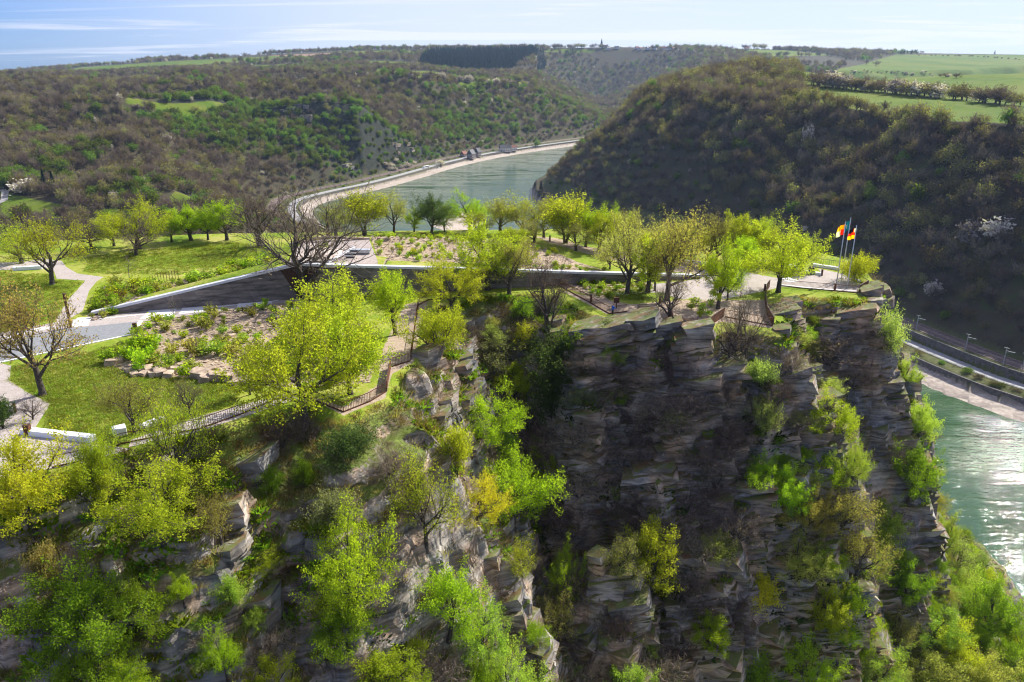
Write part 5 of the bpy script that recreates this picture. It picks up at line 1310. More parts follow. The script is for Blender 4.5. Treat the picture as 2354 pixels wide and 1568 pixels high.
# hedge on the low wall
# ------------------------------------------------------------------ flags
def flag(pole_px, base, top, cloth, label, plabel, size=(2.2, 1.55), dirn=(-.97, -.25), drop=.35, emblem=None):
    g = ground(pole_px, base); h = 6.0
    while project((g.x, g.y, g.z + h))[1] > top: h += .05
    root = empty('flagpole', g, 0, plabel, 'flagpole'); MB().tube([(0, 0, 0), (0, 0, h * .5), (0, 0, h)], [.085, .075, .05], 10).build('shaft', M['steel'], root, True)
    MB().tube([(0, 0, h), (0, 0, h + .08)], [.09, .04], 8).build('finial', M['steel'], root); MB().box((0, 0, .03), (.5, .5, .08)).build('base_plate', M['greyconc'], root)
    nu, nv = 22, 14; Vs = []; Fs = []; mi = []; w, hh = size
    for j in range(nv + 1):
        for i in range(nu + 1):
            u_ = i / nu; v_ = j / nv; s_ = u_ * w
            wob = .16 * math.sin(u_ * 9 + v_ * 2.2) * u_ ** .6
            Vs.append((dirn[0] * s_ * .88 - dirn[1] * wob, dirn[1] * s_ * .88 + dirn[0] * wob, -v_ * hh - drop * w * u_ ** 1.4))
    for j in range(nv):
        for i in range(nu):
            Fs.append((j * (nu + 1) + i, j * (nu + 1) + i + 1, (j + 1) * (nu + 1) + i + 1, (j + 1) * (nu + 1) + i)); mi.append(cloth(i / nu, (j + .5) / nv))
    me = mesh_np('flag', Vs, Fs, True, mi)
    for c in FC: me.materials.append(c)
    o = link('flag', me); o.location = g + Vector((dirn[0] * .1, dirn[1] * .1, h - .35)); md = o.modifiers.new('thick', 'SOLIDIFY'); md.thickness = .012
    props(o, label, 'flag')
FC = [foliage_mat('cloth_' + n_, c_, c_, .5, tr_gain=1.9) for n_, c_ in (('orange', (.72, .33, .02)), ('white', (.78, .78, .80)), ('red', (.66, .02, .03)), ('blue', (.02, .26, .55)), ('black', (.012, .012, .014)), ('gold', (.85, .48, .01)))]
flag(1922, 652, 511, lambda u_, v_: (0 if u_ < .45 else 5) if v_ < .42 else (2 if u_ < .42 else (3 if .5 < u_ < .62 and .6 < v_ < .8 else 1)), 'flag quartered orange, white and red on the left pole', 'left of the three white flagpoles', (1.25, 1.55))
flag(1934, 640, 502, lambda u_, v_: 1 if (.32 < u_ < .68 and .36 < v_ < .7 and (abs(u_ - .5) + abs(v_ - .53) > .1)) else 3, 'sky blue flag with white emblem on the middle pole', 'middle and rearmost of the three white flagpoles', (.9, 1.5), drop=.55)
flag(1946, 664, 520, lambda u_, v_: 4 if v_ < .33 and not (u_ < .3) else (1 if (u_ < .22 and v_ < .34) else (2 if v_ < .66 else 5)), 'black red and gold flag with shield in the upper corner on the right pole', 'right of the three white flagpoles', (1.15, 1.5), drop=.2)
# stones round the poles
# ------------------------------------------------------------------ people
def person(loc, rz, joints, edges, radii, label, colors):
    """one skinned body; colours by height bands in the body's own material slots"""
    me = bpy.data.meshes.new('person'); me.from_pydata(joints, edges, []); o = link('person', me)
    md = o.modifiers.new('skin', 'SKIN'); md.use_smooth_shade = True
    for i, r in enumerate(radii): me.skin_vertices[0].data[i].radius = (r, r)
    me.skin_vertices[0].data[0].use_root = True
    o.modifiers.new('sub', 'SUBSURF').levels = 1; o.modifiers['sub'].render_levels = 1
    dg = bpy.context.evaluated_depsgraph_get(); m2 = bpy.data.meshes.new_from_object(o.evaluated_get(dg)); o.modifiers.clear(); o.data = m2
    for c in colors[0]: m2.materials.append(c)
    for p in m2.polygons: p.material_index = colors[1](p.center)
    o.location = loc; o.rotation_euler = (0, 0, rz); return props(o, label, 'person')
CLO = [simple('skin', (.55, .33, .24), .6, .05), simple('blue_jacket', (.02, .13, .55), .8, .1), simple('dark_trousers', (.03, .025, .03), .8, .1), simple('dark_hair', (.05, .035, .025), .8, .1), simple('blue_jeans', (.06, .09, .16), .8, .1), simple('shoes', (.08, .05, .04), .7, .1)]
J = [(0, 0, .92), (0, 0, 1.15), (.03, 0, 1.38), (.06, 0, 1.50), (.10, 0, 1.60), (.11, 0, 1.72), (0, .1, .86), (0, .12, .48), (-.03, .12, .09), (.1, .13, .04), (0, -.1, .86), (.04, -.12, .48), (.02, -.12, .09), (.15, -.13, .04), (.04, .19, 1.40), (.22, .26, 1.2), (.48, .18, 1.12), (.04, -.19, 1.40), (.2, -.26, 1.18), (.46, -.16, 1.12), (.55, .16, 1.12), (.53, -.14, 1.12)]
E_ = [(0, 1), (1, 2), (2, 3), (3, 4), (4, 5), (0, 6), (6, 7), (7, 8), (8, 9), (0, 10), (10, 11), (11, 12), (12, 13), (2, 14), (14, 15), (15, 16), (2, 17), (17, 18), (18, 19), (16, 20), (19, 21)]
RD = [.16, .15, .17, .06, .095, .085, .10, .07, .05, .045, .10, .07, .05, .045, .075, .05, .04, .075, .05, .04, .04, .04]
def cf(c):
    if c.z > 1.66 or (c.z > 1.55 and c.x < .06): return 3
    if c.z > 1.49 or c.x > .47: return 0
    if c.z > .88: return 1
    return 5 if c.z < .1 else 2
person(ground(1407, 727), R(12), J, E_, RD, 'person in a blue jacket and dark trousers leaning on the railing', (CLO, cf))
JS = [(0, 0, .52), (0, 0, .75), (.02, 0, .98), (.04, 0, 1.1), (.07, 0, 1.2), (.07, 0, 1.32), (.1, .1, .52), (.45, .11, .50), (.47, .11, .09), (.6, .11, .05), (.1, -.1, .52), (.45, -.11, .50), (.47, -.11, .09), (.6, -.11, .05), (.02, .19, 1.0), (.12, .24, .78), (.34, .14, .64), (.02, -.19, 1.0), (.12, -.24, .78), (.34, -.14, .64), (.42, .1, .63), (.42, -.1, .63)]
def cs(c):
    if c.z > 1.27 or (c.z > 1.16 and c.x < .03): return 3
    if c.z > 1.09: return 0
    if c.z > .60: return 2
    return 5 if c.z < .1 else 4
for k, (px, lab) in enumerate(((1859, 'seated person in black jacket and jeans, left of the pair on the white bench'), (1866, 'seated person in black jacket and jeans, right of the pair on the white bench'))):
    gp = ground(px, 629.5 + k * .9); person(gp, R(-75), JS, E_, RD, lab, (CLO, cs))
# ------------------------------------------------------------------ boulders, bed stones, young plants
rg = random.Random(77)
def boulder_mesh(i):
    r = np.random.default_rng(900 + i); bm = bmesh.new(); bmesh.ops.create_cube(bm, size=1); bmesh.ops.subdivide_edges(bm, edges=bm.edges, cuts=1)
    for v in bm.verts:
        n_ = v.co.normalized() * .58; v.co = v.co.lerp(n_, .35) + Vector(r.normal(size=3) * .05)
    me = bpy.data.meshes.new('boulder'); bm.to_mesh(me); bm.free(); me.materials.append(M['boulder']); return me
BM_ = [boulder_mesh(i) for i in range(6)]
spots = [(745, 1100), (790, 1090), (905, 1180), (945, 1155), (1005, 1145), (970, 1175), (1075, 1135), (1030, 1178), (1080, 1168), (1130, 1140), (1135, 1182), (1190, 1150), (1345, 1185), (1390, 1208), (1470, 1202), (1530, 1207), (1590, 1232), (1415, 1145), (1830, 1220), (1850, 1175), (1720, 1262), (1080, 805), (1340, 805), (1420, 800), (1260, 1168), (880, 1150), (1290, 1160), (1650, 1225)]
BL = ['flat tan boulder at the left end of the boulder edging', 'grey tan boulder second from the left end of the edging']
for k, (zx, zy) in enumerate(spots):
    g = ground(zx * .342, zy * .342 + 461); o = link('boulder', BM_[k % 6]); s = rg.uniform(1.0, 1.7) if 12 <= k <= 16 else rg.uniform(.8, 1.35)
    o.location = g + Vector((0, 0, s * .18)); o.scale = (s * 1.35, s * .95, s * .72); o.rotation_euler = (rg.uniform(-.15, .15), rg.uniform(-.15, .15), rg.uniform(0, 6.28))
    props(o, ['tan boulder in the edging between stony bed and near lawn', 'big square tan boulder in the edging right of the gap', 'boulder lying among the plants of the stony bed'][1 if 12 <= k <= 16 else (2 if k > 20 else 0)], 'boulder', 'boulders edging the stony bed')
def pts_in(poly, n_, rng_, z=None):
    xs_, ys_ = [p[0] for p in poly], [p[1] for p in poly]; out = []
    while len(out) < n_:
        x = rng_.uniform(min(xs_), max(xs_), 200); y = rng_.uniform(min(ys_), max(ys_), 200); m = inside(x, y, poly); out += list(zip(x[m], y[m]))
    P = np.array(out[:n_]); return np.column_stack([P, H(P[:, 0], P[:, 1])])
rng = np.random.default_rng(31)
def sprinkle(poly, n_, hs, cols, label, group, minr=.6):
    pts = pts_in(poly, n_ * 3, rng); kept = []
    for p in pts:
        if all((p[0] - q[0]) ** 2 + (p[1] - q[1]) ** 2 > minr ** 2 for q in kept): kept.append(p)
        if len(kept) >= n_: break
    for p in kept:
        h = rg.uniform(*hs); plant_at(p, 'plant%d' % rg.randrange(3), h * rg.uniform(.75, 1.1), h, label, 'shrub', rg.choice(cols), 'young_shrub', group, sink=.03)
sprinkle(P_BED[0], 115, (.8, 1.9), ['yellowgreen', 'bright', 'fresh', 'olive'], 'young green shrub growing in the stony bed before the wall', 'young shrubs of the stony bed', .8)
sprinkle(vpoly([(250, 835), (300, 780), (360, 770), (370, 830), (330, 862)]), 14, (1.4, 2.1), ['green', 'bright'], 'dense green shrub at the left corner of the stony bed', 'dense shrubs at the bed corner', .9)
sprinkle(P_ROOFBED, 60, (.6, 1.15), ['bright', 'yellowgreen', 'fresh'], 'small round green shrub in the roof garden', 'small shrubs of the roof garden', .8)
sprinkle(P_LEFTBED, 65, (1.0, 2.1), ['green', 'fresh', 'olive', 'yellowgreen'], 'leafy shrub on the planted bank above the wall', 'shrubs of the planted bank', .8)
sprinkle(P_BED[1], 12, (.7, 1.2), ['bright', 'green'], 'green shrub in the narrow bed at the foot of the wall', 'shrubs at the wall foot', 1.0)
sprinkle(P_BED[2], 14, (.7, 1.5), ['fresh', 'green', 'pale'], 'green shrub among the stones near the slanting railing', 'shrubs near the slanting railing', .9)
sprinkle(vpoly([(1580, 715), (1600, 690), (1640, 700), (1645, 725), (1600, 735)]), 8, (.8, 1.7), ['bright', 'pale', 'fresh'], 'green shrub on the viewpoint lawn', 'shrubs of the viewpoint', 1.0)
for px, py, top, lab in [(327, 806, 748, 'sapling with white stem at the left end of the stony bed'), (398, 738, 680, 'bare sapling with white stem before the dark wall'), (453, 820, 755, 'bare sapling with pale stem in the middle of the stony bed'), (297, 642, 585, 'bare sapling on the planted bank by the meadow'), (316, 712, 675, 'thin sapling near the road end')]:
    plant('sapling%d' % (px % 2), px, py, 26, top, lab, 'sapling', 'brown', 'sapling')
P = np.concatenate([pts_in(P_BED[0], 130, rng), pts_in(P_ROOFBED, 110, rng), pts_in(P_LEFTBED, 150, rng), pts_in(P_BED[2], 20, rng)]); s_ = rng.uniform(.35, .95, len(P))
lp = link('low_plant', PROTO['plant1']['crown']); lp.location = P[0]; lp.color = COLORS['yellowgreen']; props(lp, 'low green plant of the beds', kind='stuff')
def _lp():
    me = PROTO['plant2']['crown'].copy(); me.materials.clear(); me.materials.append(foliage_mat('bed_plants', (.17, .25, .02), (.28, .30, .06), .5)); me.materials.append(M['twig']); return me
lp.data = _lp(); scatter('low_plants', lp, P, rng.uniform(0, 6.28, len(P)), np.column_stack([s_, s_, s_]), 'small low plants filling the beds')
# loose stones of the beds, grass tufts, cliff herbs
def seed_obj(name, me, loc, label, scale=(1, 1, 1)):
    o = link(name, me); o.location = loc; o.scale = scale; return props(o, label, kind='stuff')
P = np.concatenate([pts_in(P_BED[0], 2600, rng), pts_in(P_BED[1], 300, rng), pts_in(P_BED[2], 350, rng), pts_in(P_ROOFBED, 900, rng), pts_in(P_LEFTBED, 500, rng)])
sd0 = seed_obj('bed_stone', BM_[2], Vector(P[0]), 'tan stone lying in the bed', (.3, .3, .2))
s_ = rng.gamma(1.6, .09, len(P)) + .07
scatter('bed_stones', sd0, P, rng.uniform(0, 6.28, len(P)), np.column_stack([s_ * 1.3, s_, s_ * .6]), 'loose tan stones covering the beds')
def tuft_mesh(name, n_, w, h, cols, seed, spread=.25):
    r = np.random.default_rng(seed); C = r.normal(size=(n_, 3)) * [spread, spread, 0]; C[:, 2] = h * .4
    ax = np.column_stack([C[:, 0] * 1.2, C[:, 1] * 1.2, np.full(n_, .7)]); v, f = cards(C, w, r, h / w, ax); v[:, 2] = np.maximum(v[:, 2], -.05)
    me = mesh_np(name, v, f); attr(me, 'tint', np.repeat(r.random(n_), 4)); me.materials.append(foliage_mat(name, cols[0], cols[1], .45)); return me
tm = tuft_mesh('lawn_grass', 22, .05, .22, ((.15, .23, .015), (.36, .35, .09)), 1)
lawn = [vpoly([(120, 830), (300, 785), (250, 838), (300, 860), (470, 876), (560, 888), (535, 932), (455, 955), (300, 1005), (100, 990), (118, 928), (68, 900), (25, 874), (30, 842)]),
        vpoly([(205, 590), (520, 556), (600, 565), (640, 590), (420, 632), (240, 630), (190, 625)]), vpoly([(-40, 625), (125, 632), (125, 645), (190, 648), (150, 690), (130, 735), (0, 757), (-40, 765)]),
        vpoly([(1330, 640), (1500, 655), (1480, 690), (1400, 688)]), vpoly([(960, 535), (1230, 545), (1230, 552), (960, 542)])]
P = np.concatenate([pts_in(q_, n_, rng) for q_, n_ in zip(lawn, (5000, 3500, 2500, 900, 700))])
sd1 = seed_obj('lawn_tuft', tm, Vector(P[0]), 'tuft of lawn grass'); s_ = rng.uniform(.5, 1.3, len(P))
scatter('lawn_grass', sd1, P, rng.uniform(0, 6.28, len(P)), np.column_stack([s_, s_, s_ * rng.uniform(.5, 1.2, len(P))]), 'short green grass of the lawns')
# herbs and dry grass on the cliff where it is not too steep
def cliffpts(n_, smin, smax, thr, seed, pxmin=0):
    r = np.random.default_rng(seed); x = r.uniform(-54, 84, n_); y = r.uniform(42, 120, n_); z, d = h_loreley(x, y); okk, a, b_, c = in_view(x, y, z, 10)
    sx_ = (h_loreley(x + .6, y)[0] - h_loreley(x - .6, y)[0]) / 1.2; sy_ = (h_loreley(x, y + .6)[0] - h_loreley(x, y - .6)[0]) / 1.2; s = np.hypot(sx_, sy_)
    m = okk & (d > .3) & (s > smin) & (s < smax) & (fbm(x + z * .3, y, 6, 3, seed + 1) > thr); return np.column_stack([x, y, z])[m]
for k, (nm, cols, w, h, sp, n_, smx, thr, lab) in enumerate([('dry_grass', ((.24, .17, .07), (.30, .24, .09)), .05, .5, .3, 15000, 2.6, -.1, 'dry yellow grass on the cliff'),
                                                       ('cliff_herbs', ((.12, .20, .015), (.20, .27, .02)), .16, .45, .45, 15000, 2.6, .0, 'low green herbs on the cliff'),
                                                       ('ivy', ((.03, .055, .012), (.05, .085, .02)), .2, .5, .6, 8000, 5, .28, 'dark ivy and scrub clinging to the cliff'),
                                                       ('dry_scrub', ((.13, .10, .08), (.22, .17, .135)), .045, .8, .5, 13000, 3.2, -.05, 'dry brown scrub on the cliff')]):
    P = cliffpts(n_, .0 if k < 2 else .6, smx, thr, 60 + k); me = tuft_mesh(nm, 34, w, h, cols, 70 + k, sp)
    sdk = seed_obj(nm + '_tuft', me, Vector(P[0]), lab); s_ = rng.uniform(.6, 1.6, len(P))
    scatter(nm, sdk, P, rng.uniform(0, 6.28, len(P)), np.column_stack([s_, s_, s_]), lab)

# ------------------------------------------------------------------ the valley floor: roads, railways, walls, village
def offset_line(line, d, side, y0, y1, step=8):
    """points at distance d inland of a bank, resampled"""
    P = [Vector(p) for p in chaikin(chaikin(line))]; out = []
    for i in range(len(P)):
        t = (P[min(i + 1, len(P) - 1)] - P[max(i - 1, 0)]).normalized(); nrm = Vector((-t.y, t.x)) * side; q = P[i] + nrm * d
        if y0 <= q.y <= y1: out.append(q)
    return out
def ribbon(name, line, w, z, mat, label, h=.3, kind='structure', parent=None):
    b = MB(); L = []; n_ = len(line)
    for i, p in enumerate(line):
        t = (line[min(i + 1, n_ - 1)] - line[max(i - 1, 0)]).normalized(); nr = Vector((-t.y, t.x)); zz = z(p) if callable(z) else z
        L.append([(p.x + nr.x * w / 2, p.y + nr.y * w / 2, zz), (p.x - nr.x * w / 2, p.y - nr.y * w / 2, zz), (p.x - nr.x * w / 2, p.y - nr.y * w / 2, zz - h), (p.x + nr.x * w / 2, p.y + nr.y * w / 2, zz - h)])
    for i in range(n_ - 1): b.add(L[i] + L[i + 1], [(0, 1, 5, 4), (1, 2, 6, 5), (2, 3, 7, 6), (3, 0, 4, 7)])
    o = b.build(name, mat, parent); return props(o, label, kind=kind) if kind else o
M['ballast'] = simple('rail_ballast', (.17, .125, .105), .95, .3, .6)
M['rail'] = simple('rail_steel', (.20, .17, .16), .35, .1, 1, 0, .7)
M['quarrystone'] = simple('quarry_stone_wall', (.12, .11, .10), .9, .35, .8, .4)
ribbon('road', offset_line(BANK_L, 22.5, 1, 560, 1790), 9, -116.85, M['darkasphalt'], 'grey riverside road on the far left bank')
ribbon('railway_bed', offset_line(BANK_L, 44, 1, 560, 1790), 14, -115.75, M['ballast'], 'brown railway bed beside the riverside road')
ribbon('road', offset_line(BANK_R, 29.5, -1, -50, 640), 7.5, -116.85, M['darkasphalt'], 'sunlit riverside road across the river')
ribbon('railway_bed', offset_line(BANK_R, 43.5, -1, -50, 640), 11, -111.8, M['ballast'], 'railway bed above the wall across the river')
for off in (39.8, 41.3, 45.8, 47.3): ribbon('rail', offset_line(BANK_R, off, -1, 60, 700), .16, -111.6, M['rail'], 'steel rail of the railway across the river', .16)
for off in (40, 41.5, 46, 47.5): ribbon('rail', offset_line(BANK_L, off, 1, 700, 1500), .16, -115.55, M['rail'], 'steel rail of the railway on the left bank', .16)
def vwall(line, w, z0, z1, label): return props(ribbon('retaining_wall', line, w, z1, M['quarrystone'], label, z1 - z0, None), label, 'wall')
vwall(offset_line(BANK_R, 15.9, -1, -50, 640), .9, -122.0, -117.35, 'dark quarry stone wall above the beach across the river')
vwall(offset_line(BANK_R, 34.2, -1, -50, 640), .9, -117.4, -111.85, 'high stone wall between road and railway across the river')
vwall(offset_line(BANK_L, 14.6, 1, 600, 1790), .8, -121.5, -116.9, 'stone wall between beach and road on the left bank')
def beach(line_a, line_b, za, zb, label):
    n_ = min(len(line_a), len(line_b)); v = []; r_ = random.Random(5)
    for i in range(n_):
        for t in (0, .25, .5, .75, 1):
            p = line_a[i].lerp(line_b[i], t); w_ = .35 * r_.uniform(-1, 1) if 0 < t < 1 else 0
            v.append((p.x + r_.uniform(-.5, .5) * (t < 1), p.y + r_.uniform(-.5, .5) * (t < 1), za + (zb - za) * t ** 1.4 + w_ * .3))
    f = [(i * 5 + k, i * 5 + k + 1, i * 5 + k + 6, i * 5 + k + 5) for i in range(n_ - 1) for k in range(4)]
    me = mesh_np('beach', v, f, True); me.materials.append(M['shingle']); props(link('beach', me), label, kind='structure')
M['shingle'] = simple('shingle_beach', (.36, .305, .25), .95, .3, .35, .3)
def dense(line, step=4.0):
    out = []
    for a_, c_ in zip(line[:-1], line[1:]):
        k_ = max(1, int((c_ - a_).length / step)); out += [a_.lerp(c_, j / k_) for j in range(k_)]
    return out
def both(line, d0, d1, side, y0, y1):
    P_ = [Vector(p) for p in chaikin(chaikin(line))]; A_, B_ = [], []
    for i in range(len(P_)):
        t = (P_[min(i + 1, len(P_) - 1)] - P_[max(i - 1, 0)]).normalized(); nr = Vector((-t.y, t.x)) * side
        if y0 <= P_[i].y <= y1: A_.append(P_[i] + nr * d0); B_.append(P_[i] + nr * d1)
    oa, ob = [], []
    for i in range(len(A_) - 1):
        k_ = max(1, int((A_[i + 1] - A_[i]).length / 4))
        for j in range(k_): oa.append(A_[i].lerp(A_[i + 1], j / k_)); ob.append(B_[i].lerp(B_[i + 1], j / k_))
    return oa, ob
beach(*both(BANK_R, -2.5, 15.6, -1, -50, 640), -123.35, -120.6, 'pale shingle beach across the river')
beach(*both(BANK_L, -2.5, 14.3, 1, 640, 1790), -123.35, -120.2, 'pale shingle beach on the left bank')
ln = offset_line(BANK_R, 25.6, -1, 150, 560); root = empty('guard_rail', (ln[0].x, ln[0].y, -117), 0, 'guard rail along the riverside road across the river', 'guard rail')
o = ribbon('beam', ln, .12, -116.25, M['steel'], None, .28, None); par(o, root)
for a, c in zip(ln[:-1], ln[1:]):
    k = max(1, int((c - a).length / 4))
    for j in range(k):
        q = a.lerp(c, j / k); par(MB().box((q.x, q.y, -116.6), (.12, .12, .9)).build('post', M['steel']), root)
def mast(p, z, label, grp, rz):
    root = empty('catenary_mast', (p.x, p.y, z), rz, label, 'mast', grp); b = MB().box((0, 0, 4.6), (.35, .35, 9.2)); b.build('shaft', M['greyconc'], root)
    MB().box((2.0, 0, 7.6), (4.2, .12, .14)).build('arm', M['steel'], root); MB().box((0, 0, 9.1), (2.4, .12, .12)).build('crossbar', M['steel'], root); MB().tube([(.2, 0, 6.4), (3.6, 0, 7.5)], .05, 5).build('strut', M['steel'], root)
for k, q in enumerate(offset_line(BANK_R, 36.6, -1, 180, 520)[::2]): mast(q, -112, 'railway catenary mast on the wall across the river', 'catenary masts across the river', R(-50))
for k, q in enumerate(offset_line(BANK_L, 36.5, 1, 860, 1500)[::1]): mast(q, -116.3, 'railway catenary mast on the left bank', 'catenary masts on the left bank', R(120))
def house(px, py, w, d, h, rh, rz, wall, roof, label, z=None):
    B = hit(px, py) if z is None else Vector((*G(px, py, z), z)); root = empty('house', B, rz, label, 'house')
    MB().box((0, 0, h / 2 - .5), (w, d, h + 1)).build('wall', wall, root)
    b = MB(); b.add([(-w / 2 - .4, -d / 2 - .4, h), (w / 2 + .4, -d / 2 - .4, h), (w / 2 + .4, d / 2 + .4, h), (-w / 2 - .4, d / 2 + .4, h), (-w / 2 - .4, 0, h + rh), (w / 2 + .4, 0, h + rh)], [(3, 2, 1, 0), (0, 1, 5, 4), (2, 3, 4, 5), (1, 2, 5), (3, 0, 4)]); rf = b.build('roof', roof, root)
    MB().box((w * .2, d * .12, h + rh), (.9, .9, 2.0)).build('chimney', M['quarrystone'], rf)
    for fl in range(max(1, int(h // 3))):
        for k in range(max(2, int(w / 3))):
            x = (k + .5) / max(2, int(w / 3)) * w - w / 2
            MB().box((x, -d / 2 - .03, 1.6 + fl * 2.9), (1.1, .1, 1.4)).build('window', M['blackmetal'], root)
    MB().box((-w * .3, -d / 2 - .03, 1.0), (1.1, .12, 2.1)).build('door', M['cortend'], root); return root
M['roofslate'] = simple('roof_slate', (.045, .045, .055), .6, .2, .8); M['roofred'] = simple('roof_tile', (.22, .09, .06), .8, .2, .8); M['plaster'] = simple('pale_plaster', (.62, .59, .55), .9, .08, .3); M['timber'] = simple('grey_plaster', (.28, .25, .23), .9, .3, .4)
zl = -114.8
for a in [(1066, 361, 11, 8, 4.5, 5, 1.0, M['timber'], M['roofred'], 'left house with reddish roof in the riverside hamlet'), (1083, 364, 12, 10, 6.5, 7, 1.1, M['timber'], M['roofslate'], 'large dark steep roofed house in the riverside hamlet'), (1098, 362, 9, 8, 6.5, 7, 1.0, M['timber'], M['roofslate'], 'tower like dark roofed house in the riverside hamlet'),
          (1156, 350, 13, 9, 6, 5, .3, M['plaster'], M['roofslate'], 'white house with dark roof up the river, left'), (1167, 351, 11, 9, 6, 5, .25, M['plaster'], M['roofslate'], 'white house with dark roof up the river, middle'), (1179, 349, 12, 9, 5, 4, .25, M['plaster'], M['roofred'], 'white house with reddish roof up the river, right')]:
    house(*a)
def vehicle(px, py, dims, rz, body, label, name, cat):
    B = Vector((*G(px, py, -116.85), -116.85)); root = empty(name, B, rz, label, cat); L, w, h = dims
    bus = h > 2.5
    b = MB().prism([(-L / 2, -w / 2), (L / 2, -w / 2), (L / 2, w / 2), (-L / 2, w / 2)], .35, h if bus else h * .6); b.build('body', body, root, bevel=.12)
    if not bus: MB().box((-.1, 0, h * .8), (L * .5, w * .86, h * .42)).build('cabin', M['blackmetal'], root, bevel=.1)
    else: MB().box((0, 0, h * .66), (L * .97, w + .03, h * .3)).build('window', M['blackmetal'], root)
    for sx_ in (-.32, .32):
        for sy_ in (-1, 1): MB().tube([(L * sx_, sy_ * (w / 2 - .2), .35), (L * sx_, sy_ * (w / 2 + .02), .35)], .36, 10).build('wheel', M['blackmetal'], root)
vehicle(979, 386.5, (13, 2.6, 3.4), R(58), M['white'], 'white coach parked on the riverside road', 'coach', 'bus')
vehicle(993, 388, (4.4, 1.8, 1.5), R(58), M['greyconc'], 'grey car on the riverside road behind the coach', 'car', 'car'); vehicle(1006, 388, (5, 2, 2.2), R(58), M['white'], 'white van on the riverside road', 'van', 'van')
# sandy spit in the river
b = MB(); rs_ = random.Random(4); ring = [(-52 + 30 * math.cos(a) * rs_.uniform(.8, 1.1) + 8 * math.sin(a), 790 + 62 * math.sin(a) * rs_.uniform(.85, 1.1)) for a in [k * 6.283 / 22 for k in range(22)]]
me = bpy.data.meshes.new('sandbar'); bm = bmesh.new(); rim_ = [bm.verts.new((x, y, WATER - .5)) for x, y in ring]; mid = [bm.verts.new((-52 + (x + 52) * .8, 790 + (y - 790) * .8, WATER + .5)) for x, y in ring]; top_ = bm.verts.new((-52, 790, WATER + 1.2))
for k in range(22):
    bm.faces.new((rim_[k], rim_[(k + 1) % 22], mid[(k + 1) % 22], mid[k])); bm.faces.new((mid[k], mid[(k + 1) % 22], top_))
bm.to_mesh(me); bm.free(); M['sand'] = simple('sand', (.42, .35, .28), .95, .15, .5, .2); me.materials.append(M['sand']); props(link('sandbar', me), 'pale sandy spit in the river', kind='structure')
# crag on the far left bank: dark blocks
r = np.random.default_rng(17); x = r.uniform(-420, -90, 7000); y = r.uniform(960, 1300, 7000); z, dl, dr = h_far(x, y)
gx_ = (h_far(x + 4, y)[0] - h_far(x - 4, y)[0]) / 8; gy_ = (h_far(x, y + 4)[0] - h_far(x, y - 4)[0]) / 8
m_ = (dl > 64) & (np.hypot(gx_, gy_) > .9) & (z < 5) & (fbm(x + z, y, 45, 3, 5) > .0); P = np.column_stack([x, y, z])[m_][:900]; rz_ = np.arctan2(-gy_, -gx_)[m_][:900] + math.pi / 2
sdc = seed_obj('crag_block', SLM[3], Vector(P[0]), 'dark rock of the crag across the river bend', (14, 8, 7)); s_ = r.gamma(2.2, 1.9, len(P)) + 2.5; rz_ = rz_ + r.normal(size=len(rz_)) * .5
scatter('crag_rocks', sdc, P, rz_, np.column_stack([s_ * 1.2, s_ * .7, s_ * r.uniform(.35, .9, len(P))]), 'dark rocks of the crag above the river bend')
for q in dense(offset_line(BANK_R, 21.5, -1, 180, 560), 9):
    q = q + Vector((rg.uniform(-2, 2), rg.uniform(-2, 2)))
    if rg.random() < .75: far_tree(rg.choice(['bud0', 'bud1', 'green1', 'bare2']), (q.x, q.y, -117.1), rg.uniform(3, 6), rg.uniform(1.6, 3.4), 'low bush on the strip between wall and road across the river', 'bush', 'bushes on the strip across the river', name='bank_bush')
for q in dense(offset_line(BANK_L, 32, 1, 900, 1500), 13):
    q = q + Vector((rg.uniform(-2, 2), rg.uniform(-2, 2)))
    if rg.random() < .6: far_tree(rg.choice(['bud0', 'green1', 'bare2', 'bud2']), (q.x, q.y, -116.7), rg.uniform(3, 7), rg.uniform(2, 4.5), 'low bush between road and railway on the left bank', 'bush', 'bushes along the left bank', name='bank_bush')
